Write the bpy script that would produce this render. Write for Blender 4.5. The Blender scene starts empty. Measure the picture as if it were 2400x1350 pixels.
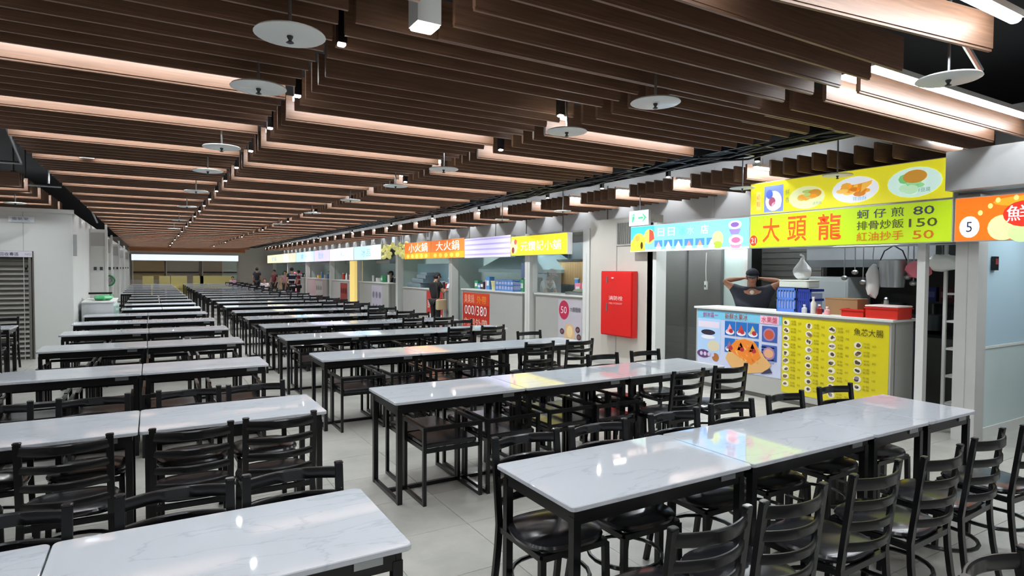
import bpy, bmesh, math, random
from mathutils import Vector, Matrix
random.seed(7)
C = bpy.context.scene.collection
PI = math.pi

# ------------------------------------------------------------------ camera, world, exposure
cam_d = bpy.data.cameras.new('camera'); cam = bpy.data.objects.new('camera', cam_d); C.objects.link(cam)
cam_d.sensor_width = 36; cam_d.lens = 21.34; cam_d.clip_end = 200; cam_d.clip_start = 0.05
YAW, PIT, ROL = 0.535710, 0.030657, -0.006037
f = Vector((math.sin(YAW)*math.cos(PIT), math.cos(YAW)*math.cos(PIT), -math.sin(PIT)))
r = Vector((math.cos(YAW), -math.sin(YAW), 0)); d = f.cross(r)
r2 = r*math.cos(ROL)+d*math.sin(ROL); d2 = d*math.cos(ROL)-r*math.sin(ROL)
cam.matrix_world = Matrix(((r2.x, -d2.x, -f.x, 0), (r2.y, -d2.y, -f.y, 0), (r2.z, -d2.z, -f.z, 1.7), (0, 0, 0, 1)))
S = bpy.context.scene; S.camera = cam
W = bpy.data.worlds.new('world'); S.world = W; W.use_nodes = True
W.node_tree.nodes['Background'].inputs[0].default_value = (0.93, 0.96, 1.0, 1)
W.node_tree.nodes['Background'].inputs[1].default_value = 0.2
S.view_settings.view_transform = 'Standard'; S.view_settings.look = 'None'
S.view_settings.exposure = 0.14; S.view_settings.gamma = 1.0; S.view_settings.use_curve_mapping = False
TUBE_E, DOWN_W, SIGN_E, STALL_E = 29.0, 7.0, 1.0, 60.0

# ------------------------------------------------------------------ materials
def lin(c):
    return tuple(((v/255)/12.92 if v/255 <= .04045 else ((v/255+.055)/1.055)**2.4) for v in c)
MATS = {}
def mat(name, rgb, rough=.5, metal=0., emit=0., vary=.06, scale=6., bump=0., coat=0., spec=.5):
    if name in MATS: return MATS[name]
    m = bpy.data.materials.new(name); m.use_nodes = True; nt = m.node_tree; b = nt.nodes['Principled BSDF']
    c = lin(rgb)
    b.inputs['Roughness'].default_value = rough; b.inputs['Metallic'].default_value = metal
    b.inputs['Coat Weight'].default_value = coat; b.inputs['Coat Roughness'].default_value = .12
    b.inputs['Specular IOR Level'].default_value = spec
    tc = nt.nodes.new('ShaderNodeTexCoord'); no = nt.nodes.new('ShaderNodeTexNoise'); no.inputs['Scale'].default_value = scale
    nt.links.new(tc.outputs['Object'], no.inputs['Vector'])
    mx = nt.nodes.new('ShaderNodeMix'); mx.data_type = 'RGBA'
    mx.inputs[6].default_value = (*[v*(1-vary) for v in c], 1); mx.inputs[7].default_value = (*[min(1, v*(1+vary)) for v in c], 1)
    nt.links.new(no.outputs['Fac'], mx.inputs[0]); nt.links.new(mx.outputs[2], b.inputs['Base Color'])
    if emit:
        b.inputs['Emission Color'].default_value = (*c, 1); b.inputs['Emission Strength'].default_value = emit
    if bump:
        bp = nt.nodes.new('ShaderNodeBump'); bp.inputs['Strength'].default_value = bump; bp.inputs['Distance'].default_value = .01
        nt.links.new(no.outputs['Fac'], bp.inputs['Height']); nt.links.new(bp.outputs['Normal'], b.inputs['Normal'])
    MATS[name] = m; return m
def wood(name, rgb):
    m = mat(name, rgb, .45, vary=.0); nt = m.node_tree; b = nt.nodes['Principled BSDF']
    tc = nt.nodes.new('ShaderNodeTexCoord'); mp = nt.nodes.new('ShaderNodeMapping'); mp.inputs['Scale'].default_value = (1.2, 30, 30)
    no = nt.nodes.new('ShaderNodeTexNoise'); no.inputs['Scale'].default_value = 3; no.inputs['Detail'].default_value = 4
    cr = nt.nodes.new('ShaderNodeValToRGB'); c = lin(rgb)
    cr.color_ramp.elements[0].position = .3; cr.color_ramp.elements[0].color = (*[v*.75 for v in c], 1)
    cr.color_ramp.elements[1].position = .75; cr.color_ramp.elements[1].color = (*[v*1.2 for v in c], 1)
    nt.links.new(tc.outputs['Object'], mp.inputs[0]); nt.links.new(mp.outputs[0], no.inputs['Vector'])
    nt.links.new(no.outputs['Fac'], cr.inputs[0]); nt.links.new(cr.outputs[0], b.inputs['Base Color'])
    return m
def marble(name):
    m = mat(name, (212, 213, 217), .03, vary=0., spec=.5); nt = m.node_tree; b = nt.nodes['Principled BSDF']
    ge = nt.nodes.new('ShaderNodeNewGeometry'); mp = nt.nodes.new('ShaderNodeMapping'); mp.inputs['Rotation'].default_value = (0, 0, .35)
    mp.inputs['Scale'].default_value = (.8, 3.2, 1)
    oi = nt.nodes.new('ShaderNodeObjectInfo'); ad = nt.nodes.new('ShaderNodeVectorMath'); ad.operation = 'ADD'
    no = nt.nodes.new('ShaderNodeTexNoise'); no.inputs['Scale'].default_value = 1.6; no.inputs['Detail'].default_value = 6; no.inputs['Distortion'].default_value = .6
    nt.links.new(ge.outputs['Position'], ad.inputs[0]); nt.links.new(oi.outputs['Random'], ad.inputs[1])
    nt.links.new(ad.outputs[0], mp.inputs[0]); nt.links.new(mp.outputs[0], no.inputs['Vector'])
    cr = nt.nodes.new('ShaderNodeValToRGB'); e = cr.color_ramp.elements
    e[0].position = .0; e[0].color = (*lin((193, 197, 203)), 1); e[1].position = 1; e[1].color = (*lin((198, 202, 208)), 1)
    for p, c in ((.487, (194, 198, 204)), (.5, (180, 185, 192)), (.513, (193, 197, 203))):
        n = e.new(p); n.color = (*lin(c), 1)
    nt.links.new(no.outputs['Fac'], cr.inputs[0]); nt.links.new(cr.outputs[0], b.inputs['Base Color'])
    return m
def stone(name):
    m = mat(name, (172, 171, 164), .32, vary=0.); nt = m.node_tree; b = nt.nodes['Principled BSDF']
    ge = nt.nodes.new('ShaderNodeNewGeometry'); no = nt.nodes.new('ShaderNodeTexNoise'); no.inputs['Scale'].default_value = 2.2; no.inputs['Detail'].default_value = 8; no.inputs['Roughness'].default_value = .65
    oi = nt.nodes.new('ShaderNodeObjectInfo'); ma = nt.nodes.new('ShaderNodeMath'); ma.operation = 'MULTIPLY_ADD'; ma.inputs[1].default_value = .12
    nt.links.new(ge.outputs['Position'], no.inputs['Vector']); nt.links.new(oi.outputs['Random'], ma.inputs[0]); nt.links.new(no.outputs['Fac'], ma.inputs[2])
    cr = nt.nodes.new('ShaderNodeValToRGB'); e = cr.color_ramp.elements
    e[0].position = .32; e[0].color = (*lin((148, 147, 140)), 1); e[1].position = .78; e[1].color = (*lin((180, 178, 171)), 1)
    nt.links.new(ma.outputs[0], cr.inputs[0]); nt.links.new(cr.outputs[0], b.inputs['Base Color'])
    return m
def glass(name, rgb=(215, 235, 232), alpha=.25, rough=.05):
    if name in MATS: return MATS[name]
    m = bpy.data.materials.new(name); m.use_nodes = True; nt = m.node_tree; nt.nodes.clear()
    o = nt.nodes.new('ShaderNodeOutputMaterial'); mix = nt.nodes.new('ShaderNodeMixShader'); t = nt.nodes.new('ShaderNodeBsdfTransparent')
    p = nt.nodes.new('ShaderNodeBsdfPrincipled'); p.inputs['Base Color'].default_value = (*lin(rgb), 1); p.inputs['Roughness'].default_value = rough
    mix.inputs[0].default_value = alpha
    nt.links.new(t.outputs[0], mix.inputs[1]); nt.links.new(p.outputs[0], mix.inputs[2]); nt.links.new(mix.outputs[0], o.inputs[0])
    MATS[name] = m; return m
def col(rgb, emit=0., rough=.55):
    return mat('paint_%d_%d_%d_%d_%d' % (*rgb, emit*100, rough*100), rgb, rough, emit=emit, vary=.03)
M_BLACK = mat('black_metal', (12, 12, 14), .3, vary=.1, coat=.2, spec=.35)
M_VINYL = mat('black_vinyl', (26, 26, 30), .24, vary=.1, bump=.03, scale=30, coat=.4)
M_DARKTOP = mat('dark_lacquer', (20, 20, 22), .3)
M_MARBLE = marble('white_marble'); M_FLOOR = stone('grey_stone_tile')
M_WOOD = wood('brown_slat_wood', (119, 88, 68)); M_WHITE = mat('white_paint', (214, 215, 211), .5, vary=.02)
M_GREYW = mat('grey_panel', (176, 176, 172), .45, vary=.03); M_CREAM = mat('warm_grey_wall', (196, 191, 182), .5, vary=.03)
M_VOID = mat('black_ceiling_void', (5, 5, 6), .95, spec=.1); M_STEEL = mat('stainless_steel', (170, 175, 178), .28, metal=.9, vary=.05)
M_TUBE = mat('lit_tube', (244, 250, 255), .4, emit=TUBE_E, vary=0); M_LAMP = mat('lit_lens', (255, 250, 244), .4, emit=18, vary=0)
M_SHUT = mat('grey_shutter', (128, 126, 121), .4, metal=.4, vary=.06); M_DISC = mat('white_disc', (222, 226, 224), .35, vary=.02)
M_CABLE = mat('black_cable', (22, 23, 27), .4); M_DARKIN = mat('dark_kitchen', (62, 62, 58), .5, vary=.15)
M_STALLT = mat('stall_tube', (240, 250, 255), .4, emit=STALL_E, vary=0)

# ------------------------------------------------------------------ mesh helpers
class MB:
    def __init__(s): s.v = []; s.f = []
    def add(s, v, fc):
        n = len(s.v); s.v += [tuple(p) for p in v]; s.f += [tuple(i+n for i in q) for q in fc]; return s
    def box(s, x0, x1, y0, y1, z0, z1):
        return s.add([(x, y, z) for z in (z0, z1) for y in (y0, y1) for x in (x0, x1)],
                     [(0, 2, 3, 1), (4, 5, 7, 6), (0, 1, 5, 4), (2, 6, 7, 3), (0, 4, 6, 2), (1, 3, 7, 5)])
    def obox(s, o, a, b, c):
        o, a, b, c = map(Vector, (o, a, b, c))
        return s.add([o+a*i+b*j+c*k for k in (0, 1) for j in (0, 1) for i in (0, 1)],
                     [(0, 2, 3, 1), (4, 5, 7, 6), (0, 1, 5, 4), (2, 6, 7, 3), (0, 4, 6, 2), (1, 3, 7, 5)])
    def rprism(s, x0, x1, y0, y1, z0, z1, rad=.02, ch=.004, n=3):
        pts = []
        for cx, cy, a0 in ((x1-rad, y1-rad, 0), (x0+rad, y1-rad, PI/2), (x0+rad, y0+rad, PI), (x1-rad, y0+rad, 1.5*PI)):
            for i in range(n+1):
                a = a0+PI/2*i/n; pts.append((cx+rad*math.cos(a), cy+rad*math.sin(a)))
        mx, my = (x0+x1)/2, (y0+y1)/2; N = len(pts)
        def ring(z, ins): return [(mx+(p[0]-mx)*(1-ins/max(.01, (x1-x0)/2)), my+(p[1]-my)*(1-ins/max(.01, (y1-y0)/2)), z) for p in pts]
        v = ring(z0, ch)+ring(z0+ch, 0)+ring(z1-ch, 0)+ring(z1, ch)
        fc = [tuple(reversed(range(N))), tuple(range(3*N, 4*N))]
        for k in range(3):
            for i in range(N): j = (i+1) % N; fc.append((k*N+i, k*N+j, (k+1)*N+j, (k+1)*N+i))
        return s.add(v, fc)
    def prism(s, pts, axis, a, b):
        def P(p, t): return (t, p[0], p[1]) if axis == 'x' else (p[0], t, p[1]) if axis == 'y' else (p[0], p[1], t)
        N = len(pts); v = [P(p, a) for p in pts]+[P(p, b) for p in pts]
        return s.add(v, [tuple(range(N))[::-1], tuple(range(N, 2*N))]+[(i, (i+1) % N, N+(i+1) % N, N+i) for i in range(N)])
    def tube(s, pts, rad, n=8, closed=False):
        pts = [Vector(p) for p in pts]; N = len(pts); base = len(s.v); rr = rad if isinstance(rad, (list, tuple)) else [rad]*N
        for i, p in enumerate(pts):
            if closed: t = pts[(i+1) % N]-pts[i-1]
            else: t = pts[min(i+1, N-1)]-pts[max(i-1, 0)]
            t = t.normalized() if t.length > 1e-9 else Vector((0, 0, 1)); u = t.cross(Vector((0, 0, 1)))
            if u.length < .05: u = t.cross(Vector((0, 1, 0)))
            u.normalize(); w = t.cross(u)
            s.v += [tuple(p+(u*math.cos(2*PI*k/n)+w*math.sin(2*PI*k/n))*rr[i]) for k in range(n)]
        for i in range(N if closed else N-1):
            j = (i+1) % N
            for k in range(n): q = (k+1) % n; s.f.append((base+i*n+k, base+i*n+q, base+j*n+q, base+j*n+k))
        if not closed:
            s.f.append(tuple(base+k for k in range(n))[::-1]); s.f.append(tuple(base+(N-1)*n+k for k in range(n)))
        return s
    def strip(s, pts, w, h):
        """rectangular bar swept along pts; w across (Vector per call, width dir), h thickness dir"""
        w, h = Vector(w), Vector(h); base = len(s.v); N = len(pts)
        for p in pts:
            p = Vector(p); s.v += [tuple(p-w-h), tuple(p+w-h), tuple(p+w+h), tuple(p-w+h)]
        for i in range(N-1):
            for k in range(4): q = (k+1) % 4; a = base+4*i; s.f.append((a+k, a+q, a+4+q, a+4+k))
        s.f.append((base+3, base+2, base+1, base)); a = base+4*(N-1); s.f.append((a, a+1, a+2, a+3)); return s
    def lathe(s, prof, n=20, o=(0, 0, 0)):
        base = len(s.v)
        for rad, z in prof:
            s.v += [(o[0]+rad*math.cos(2*PI*k/n), o[1]+rad*math.sin(2*PI*k/n), o[2]+z) for k in range(n)]
        for i in range(len(prof)-1):
            for k in range(n): q = (k+1) % n; s.f.append((base+i*n+k, base+i*n+q, base+(i+1)*n+q, base+(i+1)*n+k))
        s.f.append(tuple(base+k for k in range(n))[::-1]); s.f.append(tuple(base+(len(prof)-1)*n+k for k in range(n))); return s
    def blob(s, o, rx, ry, rz, n=12, m=7, fn=None):
        base = len(s.v); o = Vector(o)
        for i in range(m+1):
            t = PI*i/m
            for k in range(n):
                a = 2*PI*k/n; p = Vector((rx*math.sin(t)*math.cos(a), ry*math.sin(t)*math.sin(a), rz*math.cos(t)))
                if fn: p = fn(p)
                s.v.append(tuple(o+p))
        for i in range(m):
            for k in range(n): q = (k+1) % n; s.f.append((base+i*n+k, base+(i+1)*n+k, base+(i+1)*n+q, base+i*n+q))
        return s
    def mesh(s, name, m, smooth=False):
        me = bpy.data.meshes.new(name); me.from_pydata(s.v, [], s.f)
        if m: me.materials.append(m)
        if smooth:
            me.polygons.foreach_set('use_smooth', [True]*len(me.polygons))
            try: me.set_sharp_from_angle(angle=math.radians(38))
            except Exception: pass
        me.update(); return me
    def build(s, name, m, parent=None, smooth=False):
        o = bpy.data.objects.new(name, s.mesh(name, m, smooth)); C.objects.link(o); o.parent = parent; return o
def empty(name, loc=(0, 0, 0), rz=0.):
    o = bpy.data.objects.new(name, None); o.empty_display_size = .05; C.objects.link(o); o.location = loc; o.rotation_euler = (0, 0, rz); return o
def tag(o, label=None, cat=None, group=None, kind=None):
    if label: o['label'] = label
    if cat: o['category'] = cat
    if group: o['group'] = group
    if kind: o['kind'] = kind
    return o
def thing(name, label, cat, loc=(0, 0, 0), rz=0., group=None): return tag(empty(name, loc, rz), label, cat, group)
def inst(name, me, parent=None, loc=(0, 0, 0)):
    o = bpy.data.objects.new(name, me); C.objects.link(o); o.parent = parent; o.location = loc; return o
def copy_tree(o, parent=None):
    c = o.copy(); C.objects.link(c); c.parent = parent
    for ch in o.children: copy_tree(ch, c)
    return c
ORD = ['first', 'second', 'third', 'fourth', 'fifth', 'sixth', 'seventh', 'eighth', 'ninth', 'tenth', 'eleventh', 'twelfth',
       'thirteenth', 'fourteenth', 'fifteenth', 'sixteenth', 'seventeenth', 'eighteenth', 'nineteenth', 'twentieth', 'twenty-first', 'twenty-second', 'twenty-third', 'twenty-fourth', 'twenty-fifth', 'twenty-sixth']

# text -> flat polygons (cached per string)
TXT = {}
def text_geo(body, bold=0.):
    if (body, bold) not in TXT:
        cu = bpy.data.curves.new('t', 'FONT'); cu.body = body; cu.size = 1; cu.resolution_u = 2; cu.fill_mode = 'FRONT'; cu.offset = bold
        o = bpy.data.objects.new('t', cu); C.objects.link(o)
        dg = bpy.context.evaluated_depsgraph_get(); dg.update()
        me = bpy.data.meshes.new_from_object(o.evaluated_get(dg))
        TXT[body, bold] = ([(v.co.x, v.co.y) for v in me.vertices], [tuple(p.vertices) for p in me.polygons])
        bpy.data.objects.remove(o); bpy.data.curves.remove(cu); bpy.data.meshes.remove(me)
    return TXT[body, bold]
class Print:
    """flat coloured print on a face: u runs right, v up as one reads it"""
    def __init__(s, o, u, v, emit=0.):
        s.o, s.u, s.v = Vector(o), Vector(u).normalized(), Vector(v).normalized(); s.n = s.u.cross(s.v); s.e = emit; s.L = {}
    def _m(s, rgb, name): return s.L.setdefault((rgb, name), MB())
    def _p(s, u, v, l): return s.o+s.u*u+s.v*v+s.n*(.0015*l+.001)
    def poly(s, pts, rgb, l=1, name='print'):
        s._m(rgb, name).add([s._p(u, v, l) for u, v in pts], [tuple(range(len(pts)))]); return s
    def rect(s, u0, u1, v0, v1, rgb, l=1, name='print'): return s.poly([(u0, v0), (u1, v0), (u1, v1), (u0, v1)], rgb, l, name)
    def ell(s, u, v, a, b, rgb, l=1, name='print', n=18): return s.poly([(u+a*math.cos(2*PI*k/n), v+b*math.sin(2*PI*k/n)) for k in range(n)], rgb, l, name)
    def text(s, body, u, v, h, rgb, l=3, w=None, name='lettering', bold=0.):
        V, F = text_geo(body, bold)
        if not V: return s
        x0 = min(p[0] for p in V); x1 = max(p[0] for p in V); y0 = min(p[1] for p in V); y1 = max(p[1] for p in V)
        sy = h/max(1e-6, y1-y0); sx = sy if w is None else w/max(1e-6, x1-x0)
        s._m(rgb, name).add([s._p(u+(p[0]-x0)*sx, v+(p[1]-y0)*sy, l) for p in V], F); return s
    def dish(s, u, v, a, b, plate, food, l=2, seed=0):
        R = random.Random(seed); s.ell(u, v, a, b, plate, l, 'dish_picture')
        for k in range(9):
            t = R.random()*6.28; q = R.random()*.55; c = food[k % len(food)]
            s.ell(u+a*q*math.cos(t), v+b*q*math.sin(t), a*R.uniform(.15, .34), b*R.uniform(.15, .34), c, l+1+.2*k, 'dish_picture', 8)
        return s
    def build(s, parent):
        for (rgb, name), m in s.L.items(): m.build(name, col(rgb, s.e, .35), parent)
def xface(X, Yfar, z, emit=0.): return Print((X, Yfar, z), (0, -1, 0), (0, 0, 1), emit)       # face looking at the aisle (-X)
def yface(X0, Y, z, emit=0.): return Print((X0, Y, z), (1, 0, 0), (0, 0, 1), emit)             # face looking back (-Y)

# ------------------------------------------------------------------ floor, walls
def struct(name, m, mb, parent=None): return tag(mb.build(name, m, parent), kind='structure')
floor = struct('floor', mat('floor_grout', (160, 158, 150), .6), MB().box(-6, 10.2, -5, 46.5, -.10, -.006))
tile_me = MB().rprism(-.2985, .2985, -.2985, .2985, -.006, 0, .004, .0015, 1).mesh('floor_tile', M_FLOOR)
nt_ = 0; far = MB()
for iy in range(-3, 77):
    for ix in range(-5, 17):
        x, y = ix*.6+.3, iy*.6+.3
        if (x > 7.0 and y > 2.6) or (x < -1.2 and y > 14) : pass
        near = (-.6 < y < 11 and -1.6 < x < 7.4 and x > -.6-.05*y and (x < 1.1*y+3.5)) and nt_ < 292
        if near: inst('floor_tile', tile_me, floor, (x, y, 0)); nt_ += 1
        else: far.rprism(x-.2985, x+.2985, y-.2985, y+.2985, -.006, 0, .004, .0015, 1)
tag(far.build('floor_tile', M_FLOOR, floor), kind='stuff')

struct('ceiling', M_VOID, MB().box(-6, 10.2, -5, 46.5, 3.62, 3.7)); ceiling = bpy.data.objects['ceiling']
struct('wall_far', M_WHITE, MB().box(-6, 10.2, 45.6, 45.8, 0, 3.6).box(-1.2, 5.2, 45.3, 45.6, 2.52, 3.6))
# ---- left wall: stepped piers facing the camera
lw = struct('wall_left', mat('left_wall_panel', (208, 211, 208), .45, vary=.02), MB().box(-6, -2.62, 14.0, 14.2, 0, 2.72).box(-1.86, -1.27, 14.0, 14.2, 0, 2.72).box(-2.62, -1.86, 14.0, 14.2, 1.98, 2.72)
            .box(-1.47, -1.27, 14.2, 45.6, 0, 2.72))
MB().box(-6, -1.24, 13.97, 14.0, 2.69, 2.76).build('cap_rail', M_WHITE, lw)
for k in range(6): MB().box(-6+k*.8, -5.99+k*.8, 13.992, 14.001, 0, 2.69).build('panel_joint', M_GREYW, lw)
for i, (y, x0, x1, h) in enumerate(((17.6, -1.27, -.93, 2.6), (21, -1.27, -.98, 2.5), (25.5, -1.27, -.98, 2.5), (31, -1.27, -1.0, 2.5), (37, -1.27, -1.0, 2.5))):
    t = struct('trim_%d' % (i+1), M_WHITE, MB().box(x0, x1, y, y+.5, 0, h))
    MB().box(x0+.03, x1-.02, y-.015, y, h-.4, h-.08).build('grey_panel', M_GREYW, t)
    MB().box(x1-.03, x1+.02, y-.03, y, 0, h+.12).build('edge_post', M_WHITE, t)
    MB().box(x0+.08, x0+.14, y-.02, y, 1.62, 1.7).build('switch_box', mat('dark_switch', (60, 62, 60)), t)
    MB().box(x0+.2, x0+.26, y-.02, y, 1.62, 1.7).build('switch_box', MATS['dark_switch'], t)
# roller shutter in the left wall
sh = tag(empty('door_1', (0, 0, 0)), kind='structure')
MB().box(-2.62, -1.86, 14.1, 14.13, 0, 1.98).build('shutter_back', M_SHUT, sh)
for k in range(22): MB().add([(-2.6, 14.1, .02+k*.088), (-1.93, 14.1, .02+k*.088), (-1.93, 14.1, .104+k*.088), (-2.6, 14.1, .104+k*.088), (-2.6, 14.055, .05+k*.088), (-1.93, 14.055, .05+k*.088)],
        [(0, 1, 5, 4), (4, 5, 2, 3), (0, 4, 3), (1, 2, 5)]).build('shutter_slat', M_SHUT, sh)
MB().box(-1.93, -1.89, 14.0, 14.1, 0, 1.96).build('guide_rail', M_SHUT, sh); MB().box(-1.87, -1.85, 13.98, 14.1, 0, 1.98).build('guide_rail', mat('dark_rail', (96, 92, 84), .4), sh)
MB().box(-2.0, -1.95, 14.0, 14.06, 1.68, 1.73).build('key_switch', M_DARKIN, sh)
def wall_sign(name, label, x0, x1, z0, z1, Y, rgb):
    t = thing(name, label, 'sign', ((x0+x1)/2, Y, z0)); cx = (x0+x1)/2
    MB().box(x0-cx, x1-cx, -.015, 0, 0, z1-z0).build('plate', col(rgb), t); return t, yface(x0-cx, -.0155, 0)
t, p = wall_sign('shutter_sign', 'pale lilac name strip with six dark characters above the roller shutter', -2.9, -1.86, 1.87, 1.975, 14.0, (214, 212, 226))
p.text('資源回收專區', .42, .02, .065, (70, 66, 92), w=.42).text('NO', .93, .03, .04, (150, 150, 150)).build(t)
t, p = wall_sign('room_sign', 'small white room sign with three characters high on the left wall', -2.2, -1.83, 2.5, 2.6, 14.0, (226, 234, 240))
p.text('電氣室', .05, .035, .05, (70, 78, 86), w=.24).text('Electrical room', .05, .01, .018, (96, 120, 140), w=.26).build(t)
t, p = wall_sign('vertical_plaque', 'narrow grey vertical plaque on the end of the left wall', -1.26, -1.2, 1.9, 2.3, 13.98, (150, 153, 152)); p.build(t)

# ---- right side: fascia, columns, stall shells
XF = 7.0
struct('wall_right', M_CREAM, MB().box(XF, XF+.2, 7.3, 8.95, 0, 2.6))
wr = bpy.data.objects['wall_right']
MB().box(XF-.012, XF, 8.2, 8.215, 0, 2.5).build('panel_joint', M_GREYW, wr); MB().box(XF-.02, XF, 7.3, 7.42, 0, 2.5).build('edge_post', M_WHITE, wr)
struct('trim_6', mat('grey_fascia', (190, 190, 190), .4, vary=.05, scale=2), MB().box(7.95, 8.05, 2.0, 8.95, 2.3, 3.5))
struct('trim_7', MATS['grey_fascia'], MB().box(7.95, 8.05, 8.95, 45.3, 2.3, 3.5))
fas = bpy.data.objects['trim_6']; MB().box(XF-.25, XF+.08, 2.0, 3.0, 2.5, 2.88).build('duct_box', mat('pale_grey_box', (176, 178, 178), .4), fas)
for y in (6.0, 6.9): MB().box(7.945, 7.95, y, y+.012, 2.3, 3.4).build('panel_joint', M_GREYW, fas)
fas2 = bpy.data.objects['trim_7']; yy = 9.6
while yy < 40: MB().box(7.94, 7.95, yy, yy+.03, 2.3, 3.4).build('panel_joint', M_SHUT, fas2); yy += 1.55
COLS = [2.8, 7.28, 8.98, 11.05, 15.0, 19.2, 23.8, 28, 33, 38, 43]
for i, y in enumerate(COLS):
    if y in (7.28,): continue
    w = .2 if i else .2
    o = struct('trim_%d' % (8+i), M_WHITE if i else mat('column_grey', (186, 186, 183), .45), MB().box(XF-.0, XF+.2, y, y+w, 0, 2.47))
    MB().box(XF-.003, XF-.0, y+.09, y+.095, 0, 2.0).build('cover_joint', M_GREYW, o)
    # partition behind the column
    if y != 11.05: struct('wall_partition', mat('mint_partition', (196, 212, 206), .4), MB().box(XF+.2, 9.8, y+.06, y+.14, 0, 2.44))
struct('wall_right_back', mat('stall_back', (150, 160, 162), .35, vary=.1, scale=2), MB().box(9.8, 9.95, 8.95, 45.3, 0, 3))
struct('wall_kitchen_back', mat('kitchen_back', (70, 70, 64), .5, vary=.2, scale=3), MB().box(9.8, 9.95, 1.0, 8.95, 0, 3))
struct('wall_kitchen_ceiling', M_GREYW, MB().box(8.05, 9.95, 1.0, 45.3, 2.83, 2.89).box(XF+.2, 8.05, 1.0, 45.3, 2.44, 2.48))
struct('baseboard_right', M_GREYW, MB().box(XF-.012, XF, 7.42, 8.95, 0, .1))

# ------------------------------------------------------------------ slatted ceiling, tubes, lamps
ZB, SH, ST = 2.9, .2, .03
slat_me = {}
def slat_mesh(L):
    k = round(L, 2)
    if k not in slat_me:
        m = MB(); h = k/2
        m.box(-h, h, -ST/2, ST/2, .014, SH).box(-h, h, -ST/2+.006, ST/2-.006, 0, .014)
        slat_me[k] = m.mesh('slat', M_WOOD)
    return slat_me[k]
nsl = 0; farslat = MB(); fartube = MB()
def slat(x0, x1, y, dz=0., rz=0.):
    global nsl
    vis = -.5 < y < 14.5
    if vis and nsl < 297:
        o = inst('slat', slat_mesh(x1-x0), ceiling, ((x0+x1)/2, y, ZB+dz)); o.rotation_euler.z = rz; nsl += 1
    else: farslat.box(x0, x1, y-ST/2, y+ST/2, ZB+dz, ZB+dz+SH)
def tube(x0, x1, y, z=3.03, own=None):
    m = own or fartube
    m.box(x0, x1, y-.022, y+.022, z, z+.03)
PER, OFF = 1.31, (0, .19, .38, .57, .76, .95)
def bay(x0, x1, ylit, ymin, ymax, tubes=True, jit=0.):
    k = math.floor((ymin-ylit)/PER)-1; R = random.Random(int(x0*100+ylit*10))
    while ylit+k*PER < ymax+PER:
        y0 = ylit+k*PER
        for j, o in enumerate(OFF):
            y = y0+o
            if ymin <= y < ymax: slat(x0-R.uniform(0, jit), x1+R.uniform(0, jit), y)
        if ymin <= y0-.18 < ymax and tubes: tube(x0+.03, x1-.03, y0-.15)
        k += 1
# main field
bay(-1.12, .83, 3.27, 3.2, 45); bay(.95, 2.87, 3.91, 3.85, 45); bay(3.05, 4.93, 3.27, 3.2, 45)
for y in (2.98, 3.17, 3.36, 3.55): slat(.87, 2.87, y)
for y in (2.86, 3.04): slat(-1.12, .8, y)
# stub field over the stalls
bay(6.72, 7.9, 5.32, 4.1, 45)
# field nearest the camera (longer boards), and what goes on over the photographer
bay(-1.12, 1.05, 2.60, -4, 2.7); bay(4.1, 6.7, 2.60, -4, 1.3); slat(4.1, 6.7, 2.60); slat(4.1, 6.9, 2.36); tube(4.13, 6.67, 2.475)
for y in (2.86, 3.08): slat(4.1, 7.4, y)
slat(4.1, 4.95, 3.3)
slat(3.05, 4.93, 3.05)
for y in (2.96, 2.77, 2.55, 2.36, 2.17, 1.98): slat(1.3, 3.88, y)
slat(2.3, 3.95, 1.66, 0, -.13); tube(1.3, 3.88, 1.42)
bay(1.3, 3.88, 1.29-.2, -4, 1.2)
slat(6.9, 7.9, 2.4); slat(6.9, 7.9, 2.0); slat(6.9, 7.9, 1.6)
for y in (3.49, 3.68, 3.9): slat(6.74, 7.9, y)
# field over the left passage
bay(-3.2, -1.68, 13.6, 11.5, 16.6); bay(-5.6, -1.68, 2.2, -4, 6)
for y in range(4, 12): farslat.box(-5.6, -3.3, y, y+ST, ZB, ZB+SH)
tag(farslat.build('distant_slats', M_WOOD, ceiling), kind='stuff')
tag(fartube.build('light_tubes', M_TUBE, ceiling), 'white linear tubes hidden between the slats', kind='stuff')
struct('trim_30', wood('orange_beam', (176, 112, 66)), MB().box(-1.2, 5.4, 42.0, 42.35, 2.86, 3.2).box(-1.2, 5.4, 44.2, 44.5, 2.7, 3.0))
# visible tube lights (things of their own)
def tube_light(label, x0, x1, y, z=2.98):
    t = thing('tube_light', label, 'light', ((x0+x1)/2, y, z), 0, 'linear tube lights in the right ceiling gap'); h = (x1-x0)/2
    MB().box(-h, h, -.03, .03, .025, .06).build('housing', M_WHITE, t); MB().rprism(-h+.01, h-.01, -.026, .026, 0, .025, .02, .008).build('diffuser', M_TUBE, t)
tube_light('long white tube light running out of the top right edge behind a white disc', 3.95, 6.6, 2.2)
tube_light('bright white tube light in the extreme top right corner', 2.6, 3.85, 1.40)
tube_light('short white tube light near the grey duct box above the orange sign', 6.6, 7.25, 3.06)
for i, y in enumerate((5.1, 6.42, 7.75, 9.05)):
    tube_light('short white tube light over the stall-side slats, %s from the yellow signs' % ORD[i], 6.6, 7.1, y, 3.0)
tag(MB().tube([(3.79, 1.64, 3.0), (4.6, 1.86, 3.0)], .018, 8).build('strut', M_STEEL, None, True), 'grey metal strut beside the big white disc, top right', 'strut')
t = thing('emergency_lamp', 'tiny white fitting stuck to a lit slat, left ceiling field', 'lamp', (-.62, 8.47, 2.93)); MB().rprism(-.07, .07, -.03, 0, 0, .05, .01, .004).build('housing', M_WHITE, t); MB().box(-.05, .05, -.034, -.03, .01, .04).build('lens', col((250, 250, 255), .6), t)
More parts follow.
